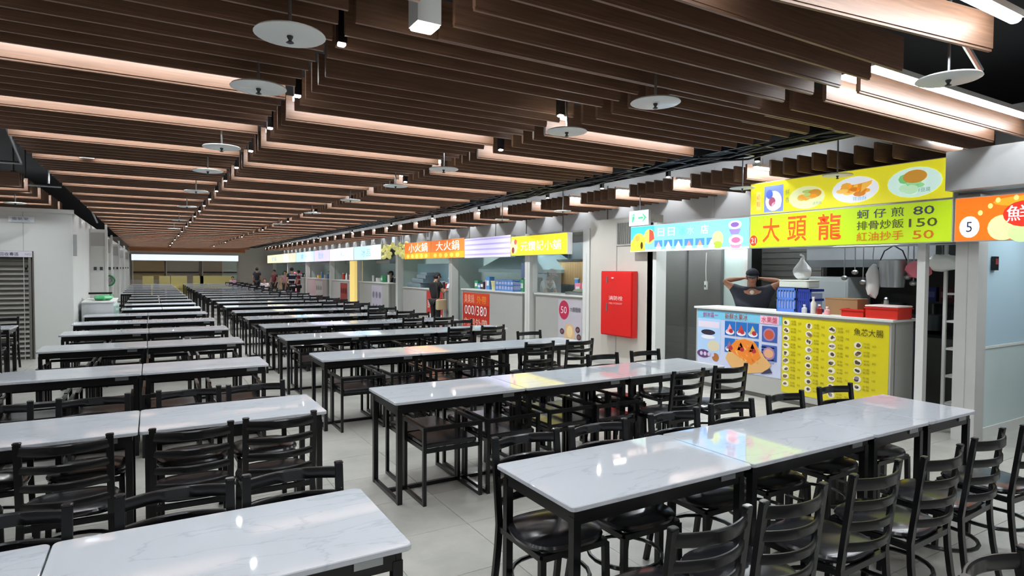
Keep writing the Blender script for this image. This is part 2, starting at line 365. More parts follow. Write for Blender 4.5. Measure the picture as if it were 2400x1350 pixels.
# white discs under the slats
disc_me = MB().lathe([(.001, 0), (.15, 0), (.156, .004), (.15, .012), (.02, .02)], 28).mesh('plate', M_DISC, True)
head_me = MB().lathe([(.006, -.035), (.018, -.03), (.006, -.02), (.014, -.006), (.014, 0)], 10).mesh('sprinkler_head', mat('brass_dark', (70, 72, 74), .4, metal=.6), True)
rod_me = MB().lathe([(.008, .012), (.008, .45)], 8).mesh('rod', M_STEEL)
DISC = [(.55, 2.91, 'nearest disc of the left ceiling field'), (.55, 3.85, 'second disc of the left ceiling field'), (.54, 5.92, 'third disc of the left ceiling field'),
        (.54, 7.44, 'fourth disc of the left ceiling field'), (.54, 9.5, 'fifth disc of the left ceiling field'), (.54, 12, 'sixth disc of the left ceiling field'), (.54, 15.5, 'seventh disc of the left ceiling field'),
        (.54, 19, 'eighth disc of the left ceiling field'), (2.74, 2.86, 'nearest disc of the middle ceiling joint'), (2.74, 3.81, 'second disc of the middle ceiling joint'), (2.67, 5.93, 'third disc of the middle ceiling joint'),
        (2.69, 7.46, 'fourth disc of the middle ceiling joint'), (2.66, 9.4, 'fifth disc of the middle ceiling joint'), (2.66, 12, 'sixth disc of the middle ceiling joint'), (2.66, 15.5, 'seventh disc of the middle ceiling joint'),
        (3.76, 1.67, 'largest disc at the top right, in front of a tube light'), (6.5, 3.95, 'disc in front of the yellow food banner'), (6.5, 5.2, 'disc at the left end of the yellow food banner'),
        (6.4, 9.0, 'disc under the stall-side slats left of the red cabinet'), (6.4, 11.2, 'disc under the stall-side slats above the yellow stall sign'), (-2.3, 11.0, 'disc at the left edge of the frame, the nearer one'), (-1.95, 13.0, 'disc at the left edge of the frame, the further one')]
for x, y, l in DISC:
    t = thing('ceiling_disc', 'white round '+l, 'sprinkler', (x, y, 2.75), 0, 'white sprinkler discs under the slats')
    inst('plate', disc_me, t); inst('sprinkler_head', head_me, t); inst('rod', rod_me, t)
# downlights in the joints: square can, bright lens, a real lamp below
def downlight(x, y, z, label, w=.045, power=DOWN_W):
    t = thing('downlight', label, 'light', (x, y, z), 0, 'downlights along the ceiling joints')
    MB().box(-w, w, -w, w, .012, .2).build('housing', M_WHITE if w > .04 else M_BLACK, t); MB().box(-.008, .008, -.008, .008, .2, 3.622-z).build('stem', M_BLACK, t); MB().rprism(-w+.004, w-.004, -w+.004, w-.004, 0, .012, .01, .003).build('lens', M_LAMP, t)
    L = bpy.data.lights.new('downlight_lamp', 'AREA'); L.shape = 'DISK'; L.size = .045; L.energy = power; L.color = (.93, .98, 1.0); L.spread = math.radians(150)
    o = bpy.data.objects.new('downlight_lamp', L); C.objects.link(o); o.parent = t; o.location = (0, 0, -.012)
downlight(1.15, 2.78, 2.86, 'big square downlight at the top centre of the ceiling', .06)
for i, y in enumerate((3.27, 4.4, 5.53, 6.71, 7.91, 9.19, 10.5, 11.8, 13.1, 14.4, 16, 18, 20, 23, 26, 30, 34, 38)):
    downlight(.88, y, 2.88, 'small bright downlight in the left dark joint, %s from the front' % ORD[i], .024, DOWN_W if y < 14 else 24)
for i, y in enumerate((3.81, 5.2, 7.8, 10.4, 13, 16, 20, 25, 31, 37)):
    downlight(2.95 if i else 2.68, y, 2.86, 'small downlight in the middle slat joint, %s from the front' % ORD[i], .024)
for i, y in enumerate((4.6, 6.0, 7.4, 8.9, 11.5, 14, 17, 21, 26, 32, 38)):
    downlight(6.0, y, 2.95, 'small added spot beside the cable tray, %s from the front' % ORD[i], .024, 26)  # added spots, powered to light the right wall
for i, (x, y) in enumerate(((-1.75, 11.6), (-1.75, 12.6))):
    downlight(x, y, 2.92, 'small spot over the left passage, %s from the front' % ORD[i], .03, 16)
for x in (-.6, 1.2, 3.0, 4.9):
    for y in (-2.2, -.4, 1.2):
        if (x, y) != (1.2, 1.2): downlight(x, y, 3.0, 'downlight of the ceiling field over the photographer', .045, 4.5)
# cable tray and cables over the aisle by the stalls
t = thing('cable_tray', 'long black cable tray hanging between the slat fields and the stalls', 'cable tray')
for x in (5.45, 5.95): MB().box(x-.01, x+.01, 3.3, 44, 3.02, 3.1).build('side_rail', M_BLACK, t)
rg = MB(); yy = 3.4
while yy < 44: rg.box(5.45, 5.95, yy, yy+.03, 3.02, 3.04); yy += .4
tag(rg.build('rungs', M_BLACK, t), kind='stuff')
R = random.Random(3)
for k in range(9):
    pts = []; y = 3.2; x0 = 5.5+.05*k
    while y < 44:
        pts.append((x0+R.uniform(-.05, .05), y, 3.06+R.uniform(-.05, .06)-(.06 if k % 3 == 0 else 0))); y += .7 if y < 15 else 2.5
    o = MB().tube(pts, .012+.004*(k % 3), 6).build('cable', M_CABLE, None, True)
    tag(o, '%s black cable along the tray, counted from the tables' % ORD[k], 'cable', 'black cables along the tray')
# pipes and hangers in the left joint
for i, (a, b) in enumerate((((-1.5, 9.2, 3.5), (-1.42, 9.9, 3.03)), ((-2.4, 10.2, 3.05), (-1.42, 10.0, 3.03)), ((-1.3, 11.3, 3.4), (-1.3, 11.3, 2.93)), ((-2.2, 12.3, 3.0), (-1.25, 12.3, 3.0)), ((-1.3, 17, 3.3), (-1.1, 17.5, 2.75)))):
    tag(MB().tube([a, b], .018, 8).build('conduit_pipe', M_STEEL, None, True), '%s thin grey conduit in the dark gap over the left wall' % ORD[i], 'pipe', 'grey conduits over the left wall')

# ------------------------------------------------------------------ tables and chairs
def arc_slat(z, h, yb, w=.19, bow=.058, t=.008, n=12):
    """a ladder rung bowed backwards between the posts, edges rounded"""
    m = MB(); prof = [(-t, -h/2+.006), (-t*.4, -h/2), (t*.4, -h/2), (t, -h/2+.006), (t, h/2-.006), (t*.4, h/2), (-t*.4, h/2), (-t, h/2-.006)]; K = len(prof)
    for i in range(n+1):
        u = -1+2*i/n; m.v += [(u*w, yb-bow*(1-u*u)+a, z+b) for a, b in prof]
    for i in range(n):
        for k in range(K): q = (k+1) % K; m.f.append((i*K+k, i*K+K+k, i*K+K+q, i*K+q))
    return m
CH = {}
def chair_meshes():
    def post_y(z): return -.20-.05*((z-.44)/.42) if z > .44 else -.20-.06*((.44-z)/.44)**1.6
    for s, n in ((-1, 'l'), (1, 'r')):
        pts = [(s*(.185+.012*max(0, (.44-z)/.44)), post_y(z), z) for z in (0, .1, .22, .34, .44, .55, .66, .76, .85)]
        CH['post_'+n] = MB().strip(pts, (.016, 0, 0), (0, .011, 0)).rprism(s*.185-.018, s*.185+.018, post_y(.85)-.014, post_y(.85)+.014, .85, .862, .006, .003, 1).mesh('back_leg', M_BLACK)
        CH['leg_'+n] = MB().strip([(s*.185, .185, 0), (s*.178, .175, .42)], (.015, 0, 0), (0, .013, 0)).mesh('front_leg', M_BLACK)
    CH['rungs'] = [arc_slat(z, h, post_y(z), .185).mesh('back_rung', M_BLACK, True) for z, h in ((.815, .05), (.722, .04), (.63, .04), (.538, .04))]
    def pad(z0, z1, k=1.):
        m = MB(); P = []; n = 28
        for i in range(n):
            a = 2*PI*i/n; c, s_ = math.cos(a), math.sin(a); e = 2/3.2
            x = (abs(c)**e)*math.copysign(1, c)*.212*k; y = (abs(s_)**e)*math.copysign(1, s_)*.205*k; P.append((x*(1-.06*(y < 0)), y))
        base = []
        for sc, z in ((.9, z0), (.98, z0+.006), (1, (z0+z1)/2), (.97, z1-.008), (.86, z1), (.5, z1+.007), (.01, z1+.009)):
            base.append([(p[0]*sc, p[1]*sc, z) for p in P])
        v = sum(base, []); fc = [tuple(range(n))[::-1]]
        for q in range(len(base)-1):
            for i in range(n): j = (i+1) % n; fc.append((q*n+i, q*n+j, (q+1)*n+j, (q+1)*n+i))
        return m.add(v, fc)
    CH['seat'] = pad(.435, .475).mesh('seat', M_VINYL, True)
    fr = MB().strip([(-.18, -.2, .42), (-.178, .175, .42)], (.012, 0, 0), (0, 0, .014)).strip([(.18, -.2, .42), (.178, .175, .42)], (.012, 0, 0), (0, 0, .014))
    fr.strip([(-.18, .175, .42), (.18, .175, .42)], (0, .012, 0), (0, 0, .014)).strip([(-.18, -.2, .42), (.18, -.2, .42)], (0, .011, 0), (0, 0, .014))
    CH['frame'] = fr.mesh('seat_frame', M_BLACK)
    CH['hoop'] = MB().tube([(.19*math.cos(a), -.02+.19*math.sin(a), .23) for a in [2*PI*i/20 for i in range(20)]], .011, 6, True).mesh('hoop_stretcher', M_BLACK, True)
    lp = MB()
    for s in (-1, 1):
        lp.strip([(s*.19, -.26, 0), (s*.185, -.2, .44), (s*.185, -.25, .855)], (.016, 0, 0), (0, .011, 0)).strip([(s*.185, .185, 0), (s*.178, .175, .42)], (.015, 0, 0), (0, .013, 0))
    for z, h in ((.815, .055), (.715, .045), (.62, .045), (.525, .045)):
        lp.strip([(-.185, post_y(z), z), (0, post_y(z)-.045, z), (.185, post_y(z), z)], (0, .007, 0), (0, 0, h/2))
    lp.rprism(-.2, .2, -.2, .2, .42, .475, .06, .01, 2)
    CH['far'] = lp.mesh('ladder_chair', M_VINYL)
chair_meshes()
def make_ladder():
    t = empty('ladder_chair')
    inst('seat', CH['seat'], t); inst('seat_frame', CH['frame'], t); inst('hoop_stretcher', CH['hoop'], t)
    for k in ('post_l', 'post_r'): inst('back_leg', CH[k], t)
    for k in ('leg_l', 'leg_r'): inst('front_leg', CH[k], t)
    for m in CH['rungs']: inst('back_rung', m, t)
    return t
LC = {}
def low_meshes():
    w, y0, y1, t = .225, -.17, .21, .0125
    sq = lambda m, a, b: m.obox(Vector(a), *b)
    for s, n in ((-1, 'l'), (1, 'r')):
        x = s*w; m = MB()
        m.box(x-t, x+t, y0-t, y0+t, 0, .565).box(x-t, x+t, y1-t, y1+t, 0, .565).box(x-t, x+t, y0+t, y1-t, 0, .025)
        LC['side_'+n] = m.mesh('sled_leg', M_BLACK)
        LC['arm_'+n] = MB().box(x-t, x+t, y0+t, y1-t, .54, .565).mesh('arm_rail', M_BLACK)
    LC['back'] = MB().box(-w+t, w-t, y0-t, y0+t, .535, .565).mesh('back_rail', M_BLACK)
    LC['frame'] = MB().box(-w+t, w-t, y0, y0+.02, .375, .405).box(-w+t, w-t, y1-.02, y1, .375, .405).box(-w+t, -w+t+.02, y0+.02, y1-.02, .375, .405).box(w-t-.02, w-t, y0+.02, y1-.02, .375, .405).mesh('seat_frame', M_BLACK)
    LC['seat'] = MB().rprism(-w+t+.004, w-t-.004, y0+.016, y1+.012, .405, .44, .02, .008).mesh('seat', M_VINYL, True)
    m = MB()
    for s in (-1, 1): m.box(s*w-t, s*w+t, y0-t, y0+t, 0, .565).box(s*w-t, s*w+t, y1-t, y1+t, 0, .565).box(s*w-t, s*w+t, y0, y1, 0, .025).box(s*w-t, s*w+t, y0, y1, .54, .565)
    LC['far'] = m.box(-w, w, y0-t, y0+t, .535, .565).box(-w+t, w-t, y0, y1, .375, .44).mesh('low_chair', M_VINYL)
low_meshes()
def make_low():
    t = empty('low_chair'); inst('seat', LC['seat'], t); inst('seat_frame', LC['frame'], t)
    for n in 'lr': inst('sled_leg', LC['side_'+n], t); inst('arm_rail', LC['arm_'+n], t)
    inst('back_rail', LC['back'], t); return t
PROTO = {}
def place_chair(kind, x, y, rz, label, group, detail=True):
    key = (kind, detail)
    if not detail: o = inst('ladder_chair' if kind == 'ladder' else 'low_chair', CH['far'] if kind == 'ladder' else LC['far'])
    elif key not in PROTO: o = PROTO[key] = make_ladder() if kind == 'ladder' else make_low()
    else: o = copy_tree(PROTO[key])
    o.location = (x, y, 0); o.rotation_euler = (0, 0, rz)
    return tag(o, label, 'chair', group)
R = random.Random(11)
TAB = {}
def table(x0, x1, y, label, group, detail=True, w=.63):
    L = x1-x0-.006; k = (round(L, 2), detail)
    if k not in TAB:
        h = L/2; q = w/2; a = {}
        a['top'] = MB().rprism(-h, h, -q, q, .728, .75, .022, .003).mesh('tabletop', M_MARBLE)
        ap = MB().box(-h+.05, h-.05, -q+.03, -q+.055, .66, .728).box(-h+.05, h-.05, q-.055, q-.03, .66, .728).box(-h+.03, -h+.055, -q+.03, q-.03, .66, .728).box(h-.055, h-.03, -q+.03, q-.03, .66, .728)
        a['apron'] = ap.mesh('apron_rail', M_BLACK); a['legs'] = []
        for sx in (-1, 1):
            for sy in (-1, 1): a['legs'].append(MB().box(sx*(h-.045)-.018, sx*(h-.045)+.018, sy*(q-.045)-.018, sy*(q-.045)+.018, 0, .69).mesh('leg', M_BLACK))
        a['bars'] = [MB().box(sx*(h-.045)-.015, sx*(h-.045)+.015, -q+.06, q-.06, 0, .028).mesh('floor_bar', M_BLACK) for sx in (-1, 1)]
        a['str'] = MB().box(-h+.05, h-.05, -.015, .015, 0.0, .028).mesh('stretcher', M_BLACK)
        a['plate'] = MB().box(h-.20, h-.10, -q+.022, -q+.03, .693, .722).mesh('number_plate', M_STEEL)
        m = MB().box(-h+.03, h-.03, -q+.03, q-.03, .66, .728)
        for sx in (-1, 1):
            for sy in (-1, 1): m.box(sx*(h-.045)-.018, sx*(h-.045)+.018, sy*(q-.045)-.018, sy*(q-.045)+.018, 0, .69)
        a['under'] = m.mesh('frame', M_BLACK); TAB[k] = a
    a = TAB[k]; t = thing('dining_table', label, 'table', ((x0+x1)/2, y, 0), 0, group)
    inst('tabletop', a['top'], t)
    if detail:
        inst('apron_rail', a['apron'], t)
        for m in a['legs']: inst('leg', m, t)
        for m in a['bars']: inst('floor_bar', m, t)
        inst('stretcher', a['str'], t); inst('number_plate', a['plate'], t)
    else: inst('frame', a['under'], t)
    return t
NEAR = [1.93, 4.09, 6.36, 8.47, 10.36, 12.2]
while NEAR[-1] < 38: NEAR.append(NEAR[-1]+1.95)
LR = [.77, 1.0, .99, 1.02, 1.03, 1.0]
NX = len(NEAR)
cnt = [0, 0]
for k, yn in enumerate(NEAR):
    yc = yn+.315; det = k < 7; o = ORD[k] if k < len(ORD) else 'last'
    # right block
    X0 = (1.43, 1.47, 1.5, 1.52, 1.54, 1.52)[min(k, 5)]
    ed = [X0, X0+1.1, X0+2.19, X0+2.81, X0+3.44]
    for i in range(4):
        lab = 'white marble-top table, %s right-hand row from the front, %s from the middle aisle' % (o, ORD[i])
        if k > 8: lab = 'white table top in the densely packed far right-hand rows'
        table(ed[i], ed[i+1], yc, lab, 'right-hand tables' if k <= 8 else 'far right-hand tables', det)
    if k == 0:
        for i, x in enumerate((1.64, 2.1, 2.67, 3.19, 3.75, 4.32)):
            place_chair('ladder', x, 1.665+R.uniform(-.02, .02), R.uniform(-.06, .06), 'black ladder-back chair, front right table, camera side, %s from the middle aisle' % ORD[i], 'chairs at the front right table')
            if i < 6: place_chair('ladder', x+.01, 2.37+R.uniform(-.01, .01), PI+R.uniform(-.04, .04), 'black ladder-back chair, front right table, far side, %s from the middle aisle' % ORD[i], 'chairs at the front right table')
    else:
        lowx = [ed[0]+.42, ed[0]+.93, ed[1]+.38, ed[1]+.87]
        for i, x in enumerate(lowx):
            if k > 11 and i > 0: continue
            for sd, yy_, rz in (('near side', yn+.08, 0), ('far side', yn+.55, PI)):
                lab = 'low square-armed black chair, %s right row, %s, %s from the middle aisle' % (o, sd, ORD[i])
                if k > 8: lab = 'low black chair tucked under the far right-hand tables'
                if k > 8 and sd == 'far side': continue
                place_chair('low', x+R.uniform(-.02, .02), yy_+R.uniform(-.02, .02), rz, lab, 'low chairs in the right rows' if k <= 8 else 'low chairs in the far right rows', k < 5)
        for i, x in enumerate((3.88, 4.45)):
            lab = 'black ladder-back chair, %s right row, near side, %s seat from the stalls' % (o, ORD[1-i])
            if k > 8: lab = 'black ladder-back chair at the stall end of the far rows'
            place_chair('ladder', x+R.uniform(-.03, .03), yn-.2+R.uniform(-.02, .02), R.uniform(-.08, .08), lab, 'ladder-back chairs at the stall end' if k <= 8 else 'ladder-back chairs in the far rows', k < 6)
            if k in (1,) or (i == 1 and k < 9):
                place_chair('ladder', x+.02, yn+.63-.19, PI+R.uniform(-.05, .05), 'black ladder-back chair, %s right row, far side, %s seat from the stalls' % (o, ORD[1-i]), 'ladder-back chairs at the stall end', k < 6)
    # left block
    xr = LR[min(k, 5)]; n = 3 if k < 3 else 2; U = 1.075
    if k >= 7: n = 2; U = .8 if yn < 24 else 1.0
    for i in range(n):
        lab = 'white marble-top table, %s left-hand row from the front, %s from the middle aisle' % (o, ORD[i])
        if k > 8: lab = 'white table top in the densely packed far left-hand rows'
        table(xr-U*(i+1), xr-U*i, yc-(.01 if k else -.02), lab, 'left-hand tables' if k <= 8 else 'far left-hand tables', det)
    if k == 0:
        for i, x in enumerate((.5, .07, -.46, -.96)):
            place_chair('ladder', x, 2.39, PI+R.uniform(-.04, .04), 'black ladder-back chair, front left table, far side, %s from the middle aisle' % ORD[i], 'chairs at the front left table')
    elif k == 1:
        for i, x in enumerate((.63, .19, -.37, -.87)):
            place_chair('ladder', x, 3.89+R.uniform(-.02, .02), R.uniform(-.05, .05), 'black ladder-back chair, second left row, camera side, %s from the middle aisle' % ORD[i], 'chairs at the second left table')
            place_chair('ladder', x+.03, yn+.43, PI+R.uniform(-.04, .04), 'black ladder-back chair, second left row, far side, %s from the middle aisle' % ORD[i], 'chairs at the second left table')
    else:
        for i in range(2*n):
            x = xr-.3-.53*i
            if k > 11 and i > 0: continue
            for sd, yy_, rz in (('near side', yn+.08, 0), ('far side', yn+.55, PI)):
                lab = 'low square-armed black chair, %s left row, %s, %s from the middle aisle' % (o, sd, ORD[i])
                if k > 8: lab = 'low black chair tucked under the far left-hand tables'
                if k > 8 and sd == 'far side': continue
                place_chair('low', x+R.uniform(-.02, .02), yy_+R.uniform(-.02, .02), rz, lab, 'low chairs in the left rows' if k <= 8 else 'low chairs in the far left rows', k < 5)
# chair of the row behind the photographer, bottom right corner
place_chair('ladder', 2.11, .53, PI, 'black ladder-back chair cut off in the bottom right corner', 'chairs at the edge of the frame')
# lone table by the shutter
table(-2.95, -1.86, 12.2, 'white marble-top table standing alone in front of the roller shutter', 'left-hand tables')
place_chair('ladder', -2.12, 11.72, 0, 'black ladder-back chair on the camera side of the table by the shutter', 'chairs by the shutter')
place_chair('ladder', -2.12, 12.72, PI, 'black ladder-back chair between the shutter and the lone table', 'chairs by the shutter')

# ------------------------------------------------------------------ stall signs (backlit boxes)
YEL, ORANGE, RED, BLUE, WHT = (180, 212, 30), (240, 112, 26), (206, 40, 30), (120, 196, 246), (244, 246, 248)
def lightbox(name, label, ya, yb, z0, z1, rgb, e=.8, X=XF-.13, T=.12, group=None):
    """ya = end farther from the camera (left as seen), yb = nearer end"""
    t = thing(name, label, 'sign', (X, ya, z0), 0, group); L = ya-yb; H = z1-z0
    MB().box(0, T, -L, 0, 0, H).build('sign_box', M_WHITE, t)
    MB().box(-.006, 0, -L+.008, -.008, .008, H-.008).build('lit_face', col(rgb, e, .35), t)
    return t, Print((-.0065, 0, 0), (0, -1, 0), (0, 0, 1), e), L, H
# yellow main sign
t, p, L, H = lightbox('stall_sign', 'big yellow stall sign with three large red characters and three prices', 5.36, 2.98, 2.0, 2.43, YEL, .5)
for ch, u, w in (('大', .2, .25), ('頭', .56, .26), ('龍', .96, .29)): p.text(ch, u, .07, .31, (216, 84, 28), w=w, bold=.008)
p.ell(.062, .1, .058, .07, (206, 60, 40), 1).text('21', .028, .065, .07, (255, 235, 220), w=.068)
for i, (a, n, c) in enumerate((('蚵 仔 煎', '80', (56, 62, 84)), ('排骨炒飯', '150', (70, 72, 40)), ('紅油抄手', '50', (190, 104, 24)))):
    v = .29-.125*i; p.text(a, 1.43, v, .1, c, w=.5, bold=.006).text(n, 2.02 if len(n) < 3 else 1.98, v+.003, .088, c, w=.27 if len(n) > 2 else .2, bold=.006)
p.text('*', .13, .33, .04, (226, 180, 60)).build(t)
# food banner above it
t, p, L, H = lightbox('food_banner', 'yellow banner with four food pictures above the big yellow sign', 5.44, 3.02, 2.45, 2.87, (222, 214, 40), .6, XF-.03, .1)
p.rect(.10, .17, .06, .3, (246, 214, 120)).text('必', .105, .2, .07, (226, 130, 90), w=.06).text('點', .105, .1, .07, (226, 130, 90), w=.06)
p.rect(.22, .5, .02, .36, (120, 140, 214)).ell(.36, .16, .12, .13, (230, 228, 240), 2).ell(.34, .15, .05, .06, (170, 90, 120), 3).ell(.4, .1, .07, .05, (246, 244, 250), 3).ell(.3, .25, .05, .06, (86, 110, 200), 2.5)
p.text('鮮', .53, .22, .07, (120, 140, 90), w=.06).text('香', .53, .12, .07, (120, 140, 90), w=.06)
p.dish(.82, .16, .24, .14, (222, 226, 170), ((176, 196, 110), (206, 178, 90), (150, 176, 80), (226, 160, 60)), seed=1).ell(.93, .2, .09, .05, (206, 150, 50), 4).text('滷肉飯', .9, .06, .04, (120, 150, 150))
p.dish(1.42, .19, .27, .15, (226, 232, 240), ((236, 170, 60), (214, 130, 30), (246, 196, 90)), seed=2)
for k in range(6): p.poly([(1.24+.05*k, .2-.01*k), (1.36+.05*k, .16+.015*k), (1.42+.04*k, .22+.012*k), (1.28+.045*k, .25)], ((230, 150, 40), (244, 186, 80))[k % 2], 4+.1*k, 'dish_picture')
p.text('排骨酥', 1.4, .06, .05, (120, 160, 190))
p.dish(2.05, .2, .27, .16, (206, 236, 226), ((150, 210, 150), (190, 230, 190), (120, 196, 120)), seed=3).ell(2.06, .26, .12, .07, (196, 140, 46), 5, 'dish_picture').text('炸豆腐', 2.07, .09, .045, (80, 120, 110)); p.build(t)
# blue dessert sign
t, p, L, H = lightbox('dessert_sign', 'light blue dessert stall sign with yellow mangoes at its left end', 7.7, 5.37, 2.0, 2.42, BLUE, .78)
p.rect(.008, .55, .2, .405, (64, 170, 240)).ell(.2, .16, .15, .14, (252, 220, 70), 2, 'fruit_picture').poly([(.008, .01), (.36, .01), (.3, .2), (.16, .28), (.008, .16)], (250, 204, 60), 2.2, 'fruit_picture').ell(.17, .22, .06, .05, (244, 150, 70), 3, 'fruit_picture').ell(.27, .1, .03, .06, (60, 40, 20), 3, 'fruit_picture').ell(.44, .24, .12, .12, (196, 222, 90), 2, 'fruit_picture').poly([(.44, .14), (.56, .2), (.53, .32), (.44, .36)], (214, 70, 60), 3, 'fruit_picture')
for ch, u, c in (('日', .63, (244, 170, 190)), ('日', .85, (236, 244, 255)), ('冰', 1.07, (90, 210, 220)), ('水', 1.24, (180, 220, 150)), ('店', 1.5, (246, 190, 200))): p.text(ch, u, .23, .13, c, w=.14)
for k in range(6):
    u = .56+.21*k; p.rect(u, u+.17, .07, .17, (70, 126, 214), 1.5).poly([(u+.03, .05), (u+.15, .05), (u+.09, .15)], ((240, 150, 160), (250, 250, 250), (226, 226, 250), (180, 130, 120), (190, 140, 110), (240, 250, 240))[k], 3, 'dessert_picture').ell(u+.09, .05, .06, .02, (250, 250, 255), 3.2, 'dessert_picture')
p.rect(0, L, .0, .03, (226, 240, 252), 1.2)
p.ell(1.81, .14, .1, .12, (214, 226, 130), 2, 'dessert_picture').ell(1.81, .065, .08, .05, (150, 180, 60), 3, 'dessert_picture').ell(2.1, .33, .11, .06, (236, 226, 246), 2, 'dessert_picture').ell(2.1, .33, .07, .035, (120, 90, 160), 3, 'dessert_picture').poly([(2.0, .27), (2.2, .27), (2.16, .2), (2.04, .2)], (140, 120, 180), 2, 'dessert_picture').ell(2.12, .12, .12, .07, (250, 226, 236), 2, 'dessert_picture').ell(2.12, .12, .075, .04, (226, 100, 140), 3, 'dessert_picture').poly([(2.02, .06), (2.22, .06), (2.18, .01), (2.06, .01)], (240, 130, 160), 2, 'dessert_picture')
p.build(t)
# orange sign
t, p, L, H = lightbox('orange_sign', 'orange stall sign numbered five at the right edge', 2.96, 1.6, 2.0, 2.43, ORANGE, .75)
p.ell(.13, .14, .085, .105, (240, 246, 255), 1).text('5', .105, .09, .1, (40, 50, 70), w=.05).ell(.57, .24, .17, .12, (220, 50, 34), 2).text('鮮', .43, .17, .15, (255, 240, 246), w=.2, l=4).ell(.4, .12, .12, .12, (214, 226, 160), 1.5, 'food_picture').ell(.55, .07, .11, .09, (196, 222, 150), 1.8, 'food_picture').ell(.62, .36, .3, .05, (250, 160, 40), 1)
for u, v in ((.3, .33), (.22, .27), (.36, .38), (.5, .39)): p.ell(u, v, .02, .025, (255, 216, 130), 3)
p.text('魚丸', .75, .12, .2, (255, 240, 230)).build(t)
# exit sign
t = thing('exit_sign', 'green and white running-man exit sign with an arrow, above the fire cabinet', 'sign', (6.88, 7.76, 2.43))
MB().box(0, .05, -.46, 0, 0, .25).build('sign_box', M_WHITE, t); MB().box(-.005, 0, -.455, -.005, .005, .245).build('lit_face', col((226, 250, 236), .85), t)
p = Print((-.0055, 0, 0), (0, -1, 0), (0, 0, 1), .85); G = (70, 190, 130)
p.rect(.05, .16, .05, .2, (176, 230, 200)).poly([(.08, .06), (.1, .06), (.13, .12), (.12, .16), (.09, .15)], G, 2).ell(.12, .18, .013, .016, G, 2).rect(.22, .34, .11, .14, G).poly([(.32, .06), (.34, .06), (.42, .125), (.34, .19), (.32, .19), (.37, .125)], G, 2)
p.build(t); MB().tube([(.025, -.23, .25), (.025, -.23, .5)], .008, 6).build('hanger_rod', M_STEEL, t)
# signs further along
t, p, L, H = lightbox('stall_sign', 'yellow stall sign with white outlined characters, left of the fire cabinet', 11.62, 9.5, 2.0, 2.42, (246, 230, 50), .75)
p.ell(.14, .2, .15, .16, (250, 200, 150), 1, 'food_picture').ell(.1, .12, .06, .07, (120, 60, 50), 2, 'food_picture').ell(.2, .3, .06, .06, (226, 90, 70), 2, 'food_picture')
p.text('元讚記小舖', .42, .1, .2, (250, 250, 246), w=1.5).text('元讚記小舖', .43, .09, .2, (176, 170, 110), w=1.5, l=2).build(t)
t, p, L, H = lightbox('blank_sign', 'blank white lightbox with lilac stripes left of the yellow stall sign', 13.95, 11.64, 1.98, 2.47, (206, 200, 230), .7)
for k in range(4): p.rect(0, L, .06+.12*k, .10+.12*k, (170, 160, 212))
p.build(t)
for ya, yb, a, lab in ((16.1, 13.97, '大火鍋', 'orange and red stall sign with white lettering beside the blank lightbox'), (18.2, 16.12, '小火鍋', 'second orange and red stall sign with white lettering')):
    t, p, L, H = lightbox('stall_sign', lab, ya, yb, 2.0, 2.5, (232, 120, 50), .75)
    p.rect(0, L, .0, .17, (246, 160, 40)).text(a, .35, .2, .26, (255, 250, 244), w=1.5); 
    for k in range(5): p.ell(.3+.36*k, .08, .11, .06, (250, 206, 90), 2, 'food_picture')
    p.build(t)
t = thing('flower_bunch', 'yellow flower-shaped hanging decoration between two stall signs', 'decoration', (XF-.05, 19.4, 2.3))
m = MB(); R = random.Random(5)
for k in range(46): m.blob((R.uniform(-.1, .1), R.uniform(-1, .9), R.uniform(-.22, .24)), .06, .11, .07, 9, 6)
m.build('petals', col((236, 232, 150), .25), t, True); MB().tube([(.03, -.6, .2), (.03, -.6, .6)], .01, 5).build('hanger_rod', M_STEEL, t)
for i, (ya, yb, rgb, a) in enumerate(((23.8, 20.5, (200, 232, 248), '冰品'), (27.6, 23.85, (240, 236, 250), '飲料'), (30.6, 27.65, (222, 212, 240), '麵食'), (35, 30.65, (196, 230, 250), '果汁'), (39, 35.05, (246, 226, 196), '小吃'), (44.6, 39.05, (250, 244, 206), '便當'))):
    t, p, L, H = lightbox('stall_sign', 'pale far stall sign, %s beyond the yellow flowers' % ORD[i], ya, yb, 2.02, 2.55, rgb, .9)
    p.text(a, L*.3, .12, .28, (120, 160, 190), w=L*.35).build(t)
for i, y in enumerate((21.5, 22.4, 19.0, 26.5)):
    t = thing('paper_notice', 'white notice hung above the far stall signs, %s from the cable tray end' % ORD[i], 'notice', (7.93, y, 2.66), 0, 'white notices above the far signs')
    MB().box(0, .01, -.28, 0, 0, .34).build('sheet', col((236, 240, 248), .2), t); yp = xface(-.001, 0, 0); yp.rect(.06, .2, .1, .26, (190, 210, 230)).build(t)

# ------------------------------------------------------------------ fire cabinet, vent
t = thing('fire_cabinet', 'red fire hydrant cabinet with white characters on the grey wall', 'cabinet', (XF-.021, 8.47, .56))
MB().box(-.10, 0, -.82, 0, 0, 1.12).build('body', mat('fire_red', (206, 32, 30), .35), t); MB().rprism(-.125, -.1, -.80, -.02, .02, 1.10, .004, .003, 1).build('door', mat('fire_red_door', (214, 34, 32), .32), t)
MB().box(-.135, -.125, -.2, -.17, .42, .56).build('handle', M_STEEL, t); MB().box(-.135, -.125, -.2, -.17, .92, 1.03).build('handle', M_STEEL, t)
MB().lathe([(.012, 0), (.025, .01), (.02, .02)], 12, (-.135, -.34, .99)).build('lamp_knob', col((244, 226, 220)), t)
Print((-.1255, 0, 0), (0, -1, 0), (0, 0, 1)).text('消防栓', .24, .62, .075, (250, 226, 222), w=.36).text('FIRE HYDRANT', .25, .55, .03, (240, 170, 165), w=.34).build(t)
t = thing('vent_grille', 'grey louvred vent grille high on the wall beside the exit sign', 'vent', (XF, 8.2, 2.12))
